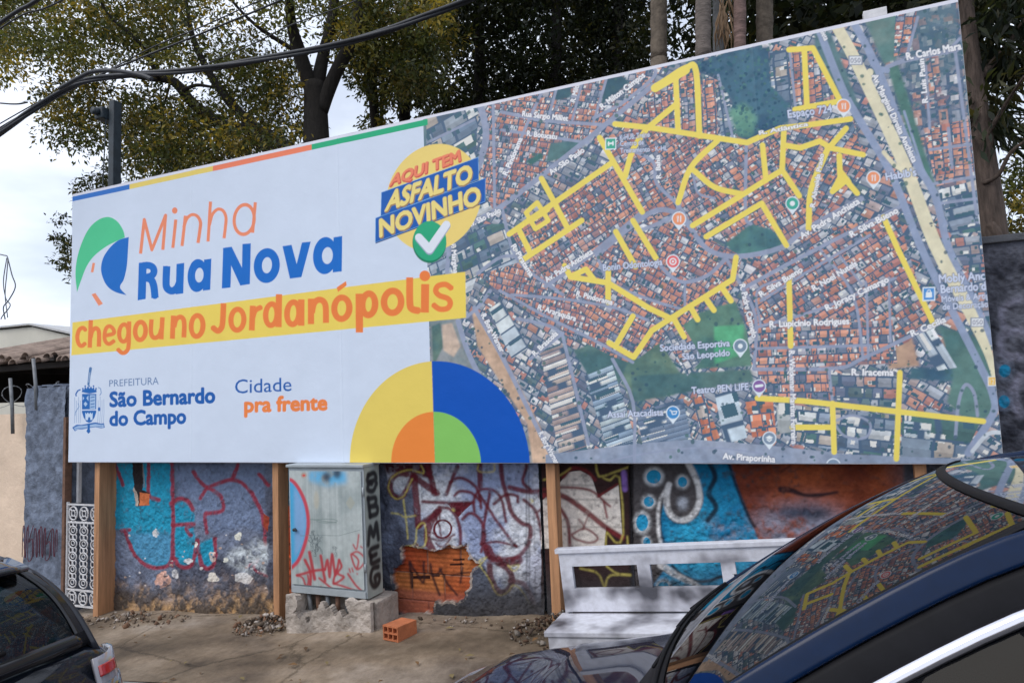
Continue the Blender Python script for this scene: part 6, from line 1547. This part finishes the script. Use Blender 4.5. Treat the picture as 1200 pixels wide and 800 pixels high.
def build_car(name, label, loc, rot, C, mat, group='parked cars'):
    car = thing(name, label, 'car', loc, rot, group)
    # --- lower body
    prof = []
    st = np.array(C['stations'])
    xs_ = np.linspace(st[0, 0], st[-1, 0], 70); xs_ = np.unique(np.r_[xs_, st[:4, 0], st[-4:, 0]])[::-1]
    o = np.argsort(st[:, 0]); hwv = np.interp(xs_, st[o, 0], st[o, 1]); ztv = np.interp(xs_, st[o, 0], st[o, 2]); zlv = np.interp(xs_, st[o, 0], st[o, 3])
    ker = np.ones(5) / 5
    def smo(a): return np.r_[a[:2], np.convolve(a, ker, 'valid'), a[-2:]]
    hwv, ztv = smo(hwv), smo(ztv)
    rings = []
    for x, hw_, zt, zl in zip(xs_, hwv, ztv, zlv):
        h = [(0, zl), (hw_ * 0.8, zl), (hw_ * 0.955, zl + 0.05), (hw_ * 0.985, zl + 0.14), (hw_, lerp(zl, zt, 0.45)), (hw_ * 0.998, lerp(zl, zt, 0.62)), (hw_ * 0.985, lerp(zl, zt, 0.76)), (hw_ * 0.968, zt - 0.075), (hw_ * 0.945, zt - 0.03), (hw_ * 0.905, zt - 0.006), (hw_ * 0.84, zt + 0.006), (hw_ * 0.6, zt + 0.018), (hw_ * 0.3, zt + 0.026), (0, zt + 0.029)]
        rings.append([(x, y, z) for y, z in h] + [(x, -y, z) for y, z in h[-2:0:-1]])
    b = MB(); b.loft(rings, True, True, True); b.build('body', mat, car)
    A0, A1, D1, D0 = C['A0'], C['A1'], C['D1'], C['D0']
    fb0, fb1, rb0, rb1 = C['fb0'], C['fb1'], C['rb0'], C['rb1']
    def acurve(v, P0, P1, bow):
        x, y, z = (lerp(P0[i], P1[i], v) for i in range(3))
        return x + bow * math.sin(math.pi * v) * 0.5, y + 0.015 * math.sin(math.pi * v), z + abs(bow) * math.sin(math.pi * v)
    def ws(s, v):
        x, y, z = acurve(v, A0, A1, C['abow']); q = 1 - s * s
        return Vector((x + lerp(fb0, fb1, v) * q, s * y, z + lerp(0.0, C['crown'], v) * q + 0.012 * q * math.sin(math.pi * v)))
    def rw(s, v):
        x, y, z = acurve(v, D0, D1, -C['dbow']); q = 1 - s * s
        return Vector((x - lerp(rb0, rb1, v) * q, s * y, z + lerp(0.01, C['crown'], v) * q))
    def roof(s, t):
        f, r = ws(s, 1), rw(s, 1); q = 1 - s * s
        x = lerp(f.x, r.x, t); y = lerp(A1[1], D1[1], t) * s * (1 + 0.02 * math.sin(math.pi * t)); z = lerp(f.z, r.z, t) + C['arch'] * math.sin(math.pi * (t * 0.9 + 0.02))
        return Vector((x, y, z))
    MB().grid(lambda u, v: ws(u * 2 - 1, v), 30, 16).build('windshield', M_GLASS, car)
    if True:
        # black printed border and rubber seals of the windshield
        se = MB()
        def off(p, e=0.004): return p + Vector((0.5, 0, 0.86)) * e
        se.grid(lambda u, v: off(ws(u * 2 - 1, 0.982 + 0.03 * v)), 30, 2); se.grid(lambda u, v: off(ws(u * 2 - 1, -0.02 + 0.05 * v)), 30, 2)
        for sg in (-1, 1): se.grid(lambda u, v: off(ws(sg * lerp(0.965, 1.01, u), v)), 2, 16)
        se.build('windshield_seal', M_RUBBER, car, 0.003)
    MB().grid(lambda u, v: rw(u * 2 - 1, v), 24, 12).build('rear_window', C['rglass'], car)
    rs = MB()
    offr = lambda p: p + Vector((-0.75, 0, 0.65)) * 0.004
    for sg in (-1, 1): rs.grid(lambda u, v: offr(rw(sg * lerp(0.93, 1.01, u), v)), 3, 12)
    rs.grid(lambda u, v: offr(rw((u * 2 - 1), lerp(-0.02, 0.10, v))), 24, 2); rs.grid(lambda u, v: offr(rw((u * 2 - 1), lerp(0.9, 1.01, v))), 24, 2)
    rs.build('rear_window_border', M_TRIM, car, 0.002)
    hl = MB()
    for v in np.linspace(0.2, 0.82, 9): hl.tube([rw(s, v) + Vector((0.004, 0, -0.003)) for s in np.linspace(-0.84, 0.84, 16)], 0.0009, 4)
    hl.build('heating_wires', M_RUBBER, car)
    MB().grid(lambda u, v: roof(u * 2 - 1, v), 24, 22).build('roof', C.get('roofmat') or mat, car)
    # --- sides: pillars, rails, glass, chrome
    for sg in (-1, 1):
        rail = [Vector(acurve(v, A0, A1, C['abow'])) for v in np.linspace(-0.14, 1, 14)]
        for t in np.linspace(0.05, 0.95, 20):
            q = roof(1, t); rail.append(Vector((q.x, q.y, q.z)))
        rail += [Vector(acurve(v, D0, D1, -C['dbow'])) for v in np.linspace(1, -0.1, 12)]
        for _ in range(8):
            rail = [rail[0]] + [(rail[i - 1] + rail[i] * 2 + rail[i + 1]) / 4 for i in range(1, len(rail) - 1)] + [rail[-1]]
        rail = [Vector((p.x, sg * p.y, p.z)) for p in rail]
        ds, do = [], []
        for i, p in enumerate(rail):
            t = (rail[min(i + 1, len(rail) - 1)] - rail[max(i - 1, 0)]).normalized()
            side = Vector((0, sg * 0.33, -1)); side = (side - t * side.dot(t)).normalized()
            n_ = t.cross(side).normalized()
            if n_.y * sg < 0: n_ = -n_
            ds.append(side); do.append(n_)
        W = C['pillar']
        m = MB(); sweep(m, [p + d * (W / 2 - 0.012) + n_ * 0.004 for p, d, n_ in zip(rail, ds, do)], do, ds, W, 0.024, 20); m.build('roof_pillar', C['pillarmat'], car)
        m = MB(); sweep(m, [p + d * (W + C['gap'] / 2) - n_ * 0.004 for p, d, n_ in zip(rail, ds, do)], do, ds, C['gap'] + 0.024, 0.026, 10); m.build('window_rubber', M_RUBBER, car)
        if C['chrome']:
            m = MB(); sweep(m, [p + d * (W + C['gap'] + 0.018) + n_ * 0.006 for p, d, n_ in zip(rail, ds, do)], do, ds, 0.030, 0.016, 8); m.build('chrome_strip', M_CHROME, car)
        # side glass
        top = [p + d * (W + C['gap'] + 0.006) - n_ * 0.008 for p, d, n_ in zip(rail, ds, do)]
        g = MB(); zb = C['belt']; yb = C['yb']
        rows = []
        for p in top:
            if p.z < zb: p = Vector((p.x, p.y, zb))
            bot = Vector((p.x, sg * yb, zb - 0.02)); rows.append([p.lerp(bot, e) + Vector((0, sg * 0.02 * math.sin(math.pi * e), 0)) for e in np.linspace(0, 1, 6)])
        g.loft(rows, False, True); g.build('side_window', M_GLASSD, car)
        m = MB(); xb = lerp(A1[0], D1[0], 0.42)
        m.loft([[(xb + 0.05, sg * (yb + 0.006), zb - 0.02), (xb - 0.05, sg * (yb + 0.006), zb - 0.02), (xb - 0.05, sg * (yb - 0.02), zb - 0.02), (xb + 0.05, sg * (yb - 0.02), zb - 0.02)], [(xb + 0.035, sg * (A1[1] + 0.042), A1[2] - 0.09), (xb - 0.035, sg * (A1[1] + 0.042), A1[2] - 0.09), (xb - 0.035, sg * (A1[1] + 0.0), A1[2] - 0.09), (xb + 0.035, sg * A1[1], A1[2] - 0.09)]], True, False, True)
        m.build('door_pillar', M_TRIM, car)
        m = MB(); sweep(m, [(x, sg * (yb + 0.018), zb - 0.015) for x in np.linspace(A0[0] - 0.12, D0[0] + 0.1, 12)], (0, sg, 0.2), (0, 0, 1), 0.022, 0.014, 8); m.build('belt_strip', M_CHROME if C['chrome'] else M_RUBBER, car)
        # mirror
        mr = MB(); mx = A0[0] - 0.26; sweep(mr, [(mx + 0.05, sg * (yb + e), zb + 0.05 + 0.02 * math.sin(e * 9)) for e in np.linspace(0.05, 0.21, 6)], (1, 0, 0), (0, 0, 1), 0.13, 0.11, 12)
        if sg > 0: mr.build('door_mirror', mat, car)
        # doors: shut lines and handles
        for xd in (A0[0] - 0.05, xb, D0[0] + 0.25):
            dl = MB(); dl.tube([(xd, sg * (C['hw'] + 0.001), 0.34), (xd, sg * (C['hw'] + 0.003), 0.6), (xd - 0.01, sg * (C['hw'] * 0.985), zb - 0.12)], 0.004, 5)
            dl.build('shut_line', M_RUBBER, car)
        for xd in (xb + 0.12, D0[0] + 0.42):
            h_ = MB(); sweep(h_, [(xd, sg * (C['hw'] + 0.012), zb - 0.14), (xd + 0.08, sg * (C['hw'] + 0.03), zb - 0.138), (xd + 0.16, sg * (C['hw'] + 0.012), zb - 0.136)], (0, sg, 0), (0, 0, 1), 0.03, 0.018, 8); h_.build('door_handle', mat, car)
    # --- wheels
    for xw in C['axles']:
        for sg in (-1, 1):
            y1 = sg * (C['hw'] + 0.012); y0 = sg * (C['hw'] - 0.19); r = C['wr']
            ty = MB(); prof_ = [(0.62, y0), (0.93, y0), (1.0, lerp(y0, y1, 0.12)), (1.0, lerp(y0, y1, 0.88)), (0.93, y1), (0.66, y1 + sg * 0.004), (0.62, y1 - sg * 0.03)]
            ty.loft([[(xw + r * p * math.cos(a), y, r + r * p * math.sin(a)) for p, y in prof_] for a in np.linspace(0, 2 * math.pi, 37)], True, True)
            wheel = ty.build('wheel', M_TYRE, car)
            ri = MB(); ri.loft([[(xw + r * p * math.cos(a), y, r + r * p * math.sin(a)) for p, y in ((0.66, y1 - sg * 0.002), (0.6, y1 - sg * 0.002), (0.58, y1 - sg * 0.05), (0.1, y1 - sg * 0.035), (0.0, y1 - sg * 0.03))] for a in np.linspace(0, 2 * math.pi, 37)], False, True)
            for a in np.linspace(0, 2 * math.pi, 6)[:-1]:
                d = Vector((math.cos(a), 0, math.sin(a))); c = Vector((xw, y1 - sg * 0.012, r)); sweep(ri, [c + d * r * 0.05, c + d * r * 0.35, c + d * r * 0.63], (0, 1, 0), Vector((-math.sin(a), 0, math.cos(a))), 0.045, 0.02, 8)
            ri.build('rim', M_RIM, wheel)
            ar = MB(); ar.loft([[(xw + r * p * math.cos(a), sg * (C['hw'] + e), r + r * p * math.sin(a)) for p, e in ((1.02, 0.003), (1.07, 0.008), (1.09, 0.0), (1.02, -0.04))] for a in np.linspace(-0.25, math.pi + 0.25, 30)], True, True, True); ar.build('wheel_arch', M_RUBBER, car)
    # --- interior
    zb = C['belt']
    dsh = MB(); dsh.grid(lambda u, v: Vector((lerp(A0[0] + fb0 * 0.75 * (1 - (2 * u - 1) ** 2) - 0.03, A0[0] - 0.42, v), (2 * u - 1) * (A0[1] - 0.06), zb + 0.035 + 0.03 * math.sin(v * 3) * (1 - (2 * u - 1) ** 4))), 12, 8); dsh.build('dashboard', M_SEAT, car)
    swm = MB(); c = Vector((A0[0] - 0.42, 0.33, zb + 0.02)); e1, e2 = Vector((0, 1, 0)), Vector((-0.42, 0, 0.9)).normalized()
    swm.tube([c + (e1 * math.cos(a) + e2 * math.sin(a)) * 0.18 for a in np.linspace(0, 2 * math.pi, 30)], 0.014, 8, False); swm.tube([c - e1 * 0.17, c + e1 * 0.17], 0.016, 6); swm.build('steering_wheel', M_RUBBER, car)
    for xs2 in (A1[0] - 0.28, A1[0] - 1.1):
        for y in (-0.34, 0.34):
            s_ = MB(); sweep(s_, [(xs2 + 0.05, y, zb - 0.25), (xs2, y, zb + 0.05), (xs2 - 0.05, y, zb + 0.16)], (1, 0, 0.2), (0, 1, 0), 0.46, 0.12, 12); s2 = s_.build('seat', M_SEAT, car)
            h2 = MB(); sweep(h2, [(xs2 - 0.04, y, zb + 0.19), (xs2 - 0.06, y, zb + 0.27), (xs2 - 0.065, y, zb + 0.33)], (1, 0, 0.2), (0, 1, 0), 0.25, 0.09, 12); h2.build('headrest', M_SEAT, s2)
    # --- front: cowl, wipers, lamps, grille
    def nose(y): return float(np.interp(abs(y), hwv[:12][np.argsort(hwv[:12])], xs_[:12][np.argsort(hwv[:12])]))
    cw = MB(); cw.grid(lambda u, v: Vector((A0[0] + fb0 * (1 - (2 * u - 1) ** 2) + lerp(-0.015, C['cowl'][0], v), (2 * u - 1) * A0[1] * (1 - 0.02 * v), A0[2] + 0.004 - 0.02 * (2 * u - 1) ** 2 - C['cowl'][1] * v)), 20, 2); cw.build('cowl', M_RUBBER, car, 0.004)
    for y in (-0.02, 0.52):
        wi = MB(); pts = []
        for e in np.linspace(0, 1, 8):
            s = (y - 0.52 * e) / A0[1]; pts.append(ws(max(-0.95, min(0.95, s)), 0.002 + 0.01 * e) + Vector((0.5, 0, 0.86)) * 0.010)
        wi.tube(pts, 0.006, 6); wi.tube([pts[3] + Vector((0.02, 0.0, -0.01)), pts[5]], 0.005, 6); wi.build('wiper', M_RUBBER, car)
    xn = st[0, 0]
    for sg in (-1, 1):
        hd = MB(); hd.grid(lambda u, v: Vector((np.interp(lerp(0.35, 0.93, u), np.sort(hwv[:14]) / C['hw'], xs_[:14][np.argsort(hwv[:14])]) + 0.012, sg * lerp(0.35, 0.93, u) * C['hw'] * 1.0, lerp(0.44, 0.52, v) + 0.03 * u)), 10, 5)
        hd.build('headlight', M_LENS, car, 0.01)
    gr = MB()
    for z in np.linspace(0.27, 0.39, 4): sweep(gr, [(xn - 0.06 + 0.075 * (1 - (y / 0.5) ** 2), y, z) for y in np.linspace(-0.5, 0.5, 9)], (1, 0, 0), (0, 0, 1), 0.018, 0.03, 6)
    gr.build('grille', M_TRIM, car)
    # --- rear: lamps, spoiler, lid line
    for sg in (-1, 1):
        prm = C['lamp']
        def lamp(u, v, z0, z1, e, fi=0.0, fo=1.0):
            z = lerp(z0, z1, v); w = lerp(fi, fo, u)
            # from the lid round the corner to the flank
            xr = prm['x'] + prm['slope'] * (z - prm['z0']); a = w * math.pi / 2
            return Vector((xr + prm['len'] * (1 - math.cos(a)) - e * math.cos(a), sg * (prm['y0'] + prm['wid'] * math.sin(a) + e * math.sin(a)), z))
        l0 = MB(); l0.grid(lambda u, v: lamp(u, v, prm['z0'], prm['z1'], 0.012), 12, 8); tl_ = l0.build('taillight', M_LENS, car, 0.012)
        l1 = MB(); zm = lerp(prm['z0'], prm['z1'], 0.80); l1.grid(lambda u, v: lamp(u, v, lerp(zm, prm['z1'], 0.12), lerp(zm, prm['z1'], 0.62), 0.017, 0.05, 0.45), 8, 6); l1.build('red_reflector', M_RED, tl_, 0.004)
        l2 = MB(); l2.grid(lambda u, v: lamp(u, v, lerp(prm['z0'], zm, 0.12), lerp(prm['z0'], zm, 0.95), 0.017, 0.06, 0.85), 8, 6); l2.build('smoked_lens', M_DARKLENS, tl_, 0.004)
    sp = MB(); sweep(sp, [rw(s, 1.0) + Vector((-0.02 - 0.02 * (1 - s * s), 0, 0.006)) for s in np.linspace(-0.98, 0.98, 18)], (-0.25, 0, 1), (-1, 0, -0.3), 0.13, 0.022, 10); sp.build('roof_spoiler', mat, car)
    xt = st[-1, 0]
    ld = MB(); ld.tube([(prm['x'] + prm['slope'] * (0.70 - prm['z0']) - 0.012 - 0.02 * (1 - (y / 0.6) ** 2), y, 0.735) for y in np.linspace(-0.6, 0.6, 9)], 0.005, 5); ld.build('lid_line', M_RUBBER, car)
    bp = MB(); sweep(bp, [(xt + 0.02 + 0.12 * abs(y / C['hw']) ** 3, y, 0.42) for y in np.linspace(-C['hw'] * 0.96, C['hw'] * 0.96, 13)], (-1, 0, 0.1), (0, 0, 1), 0.28, 0.10, 10); bp.build('rear_bumper', mat, car)
    wp = MB(); wp.tube([rw(0.0, 0.02) + Vector((-0.02, 0, 0.01)), rw(-0.2, 0.10) + Vector((-0.02, 0, 0.012)), rw(-0.55, 0.14) + Vector((-0.012, 0, 0.012))], 0.008, 6); wp.build('rear_wiper', M_RUBBER, car)
    return car
slope = 0.0749
def car_rot(yaw, roll=0.0):   # nose towards -x plus a turn towards the wall; car follows the street slope
    M = Matrix.Rotation(roll, 3, 'X') @ Matrix.Rotation(-slope, 3, 'Y') @ Matrix.Rotation(math.pi - yaw, 3, 'Z')
    return M.to_euler()
HATCH_R = dict(stations=[(1.70, 0.42, 0.47, 0.30), (1.66, 0.60, 0.54, 0.24), (1.52, 0.74, 0.595, 0.2), (1.2, 0.83, 0.635, 0.18), (0.9, 0.86, 0.675, 0.18), (0.70, 0.87, 0.71, 0.18), (0.52, 0.875, 0.80, 0.18), (0.30, 0.88, 0.90, 0.18), (0.1, 0.88, 0.95, 0.18), (-1.4, 0.88, 0.965, 0.18), (-1.75, 0.86, 0.95, 0.2), (-1.95, 0.80, 0.92, 0.24), (-2.02, 0.66, 0.80, 0.3)],
    A0=(0.455, 0.690, 0.965), A1=(-0.331, 0.536, 1.412), D1=(-1.62, 0.53, 1.375), D0=(-1.90, 0.68, 0.98), fb0=0.10, fb1=0.097, rb0=0.12, rb1=0.10, abow=0.02, dbow=0.02, crown=0.020, arch=0.045,
    cowl=(0.17, 0.21), gap=0.05, pillar=0.060, chrome=True, belt=0.965, yb=0.775, hw=0.88, axles=(1.05, -1.35), wr=0.275, rglass=M_GLASSD, lamp=dict(x=-1.93, slope=0.05, z0=0.62, z1=0.92, len=0.22, y0=0.62, wid=0.21))
HATCH_R['roofmat'] = M_ROOF
HATCH_R['pillarmat'] = pm('navy_uncoated', (0.001, 0.011, 0.042), 0.22, 0.1, 30, spec=0.25)  # coat left off, standing in for dark surroundings mirrored in the pillar
HATCH_L = dict(HATCH_R, roofmat=None, pillarmat=pm('satin_black', (0.02, 0.022, 0.03), 0.3, 0.1, 30, spec=0.5), stations=[(1.95, 0.42, 0.52, 0.30), (1.9, 0.60, 0.62, 0.24), (1.72, 0.72, 0.70, 0.2), (1.4, 0.80, 0.80, 0.18), (1.0, 0.83, 0.90, 0.18), (0.7, 0.84, 0.95, 0.18), (0.2, 0.85, 0.955, 0.18), (-1.3, 0.85, 0.985, 0.18), (-1.60, 0.83, 0.985, 0.2), (-1.76, 0.79, 0.97, 0.24), (-1.86, 0.70, 0.74, 0.3)],
    A0=(0.60, 0.70, 0.965), A1=(-0.15, 0.58, 1.36), D1=(-1.52, 0.57, 1.30), D0=(-1.70, 0.71, 0.99), rb0=0.10, rb1=0.08, dbow=0.03, cowl=(0.08, 0.02), gap=0.02, pillar=0.075, chrome=False, yb=0.76, hw=0.85, axles=(1.2, -1.2), wr=0.30, rglass=glass_mat('rear_glass', (0.62, 0.70, 0.72), 1.5),
    lamp=dict(x=-1.885, slope=0.30, z0=0.58, z1=0.95, len=0.13, y0=0.655, wid=0.135))
rx_, ry_ = 6.242, -1.926
rc_ = build_car('parked_car', 'dark navy car with chrome window trim, its windscreen mirroring the map', (rx_, ry_, road_z(rx_, ry_)), car_rot(0.079, -0.016), HATCH_R, paint('navy_paint', (0.001, 0.006, 0.022)))
rc_.scale = (1, 1, 0.94)
lx_, ly_ = 1.93, -3.02
build_car('parked_car', 'black hatchback at the left edge showing its rear window and clear taillight', (lx_, ly_, road_z(lx_, ly_)), car_rot(0.0), HATCH_L, paint('black_paint', (0.006, 0.008, 0.013)))
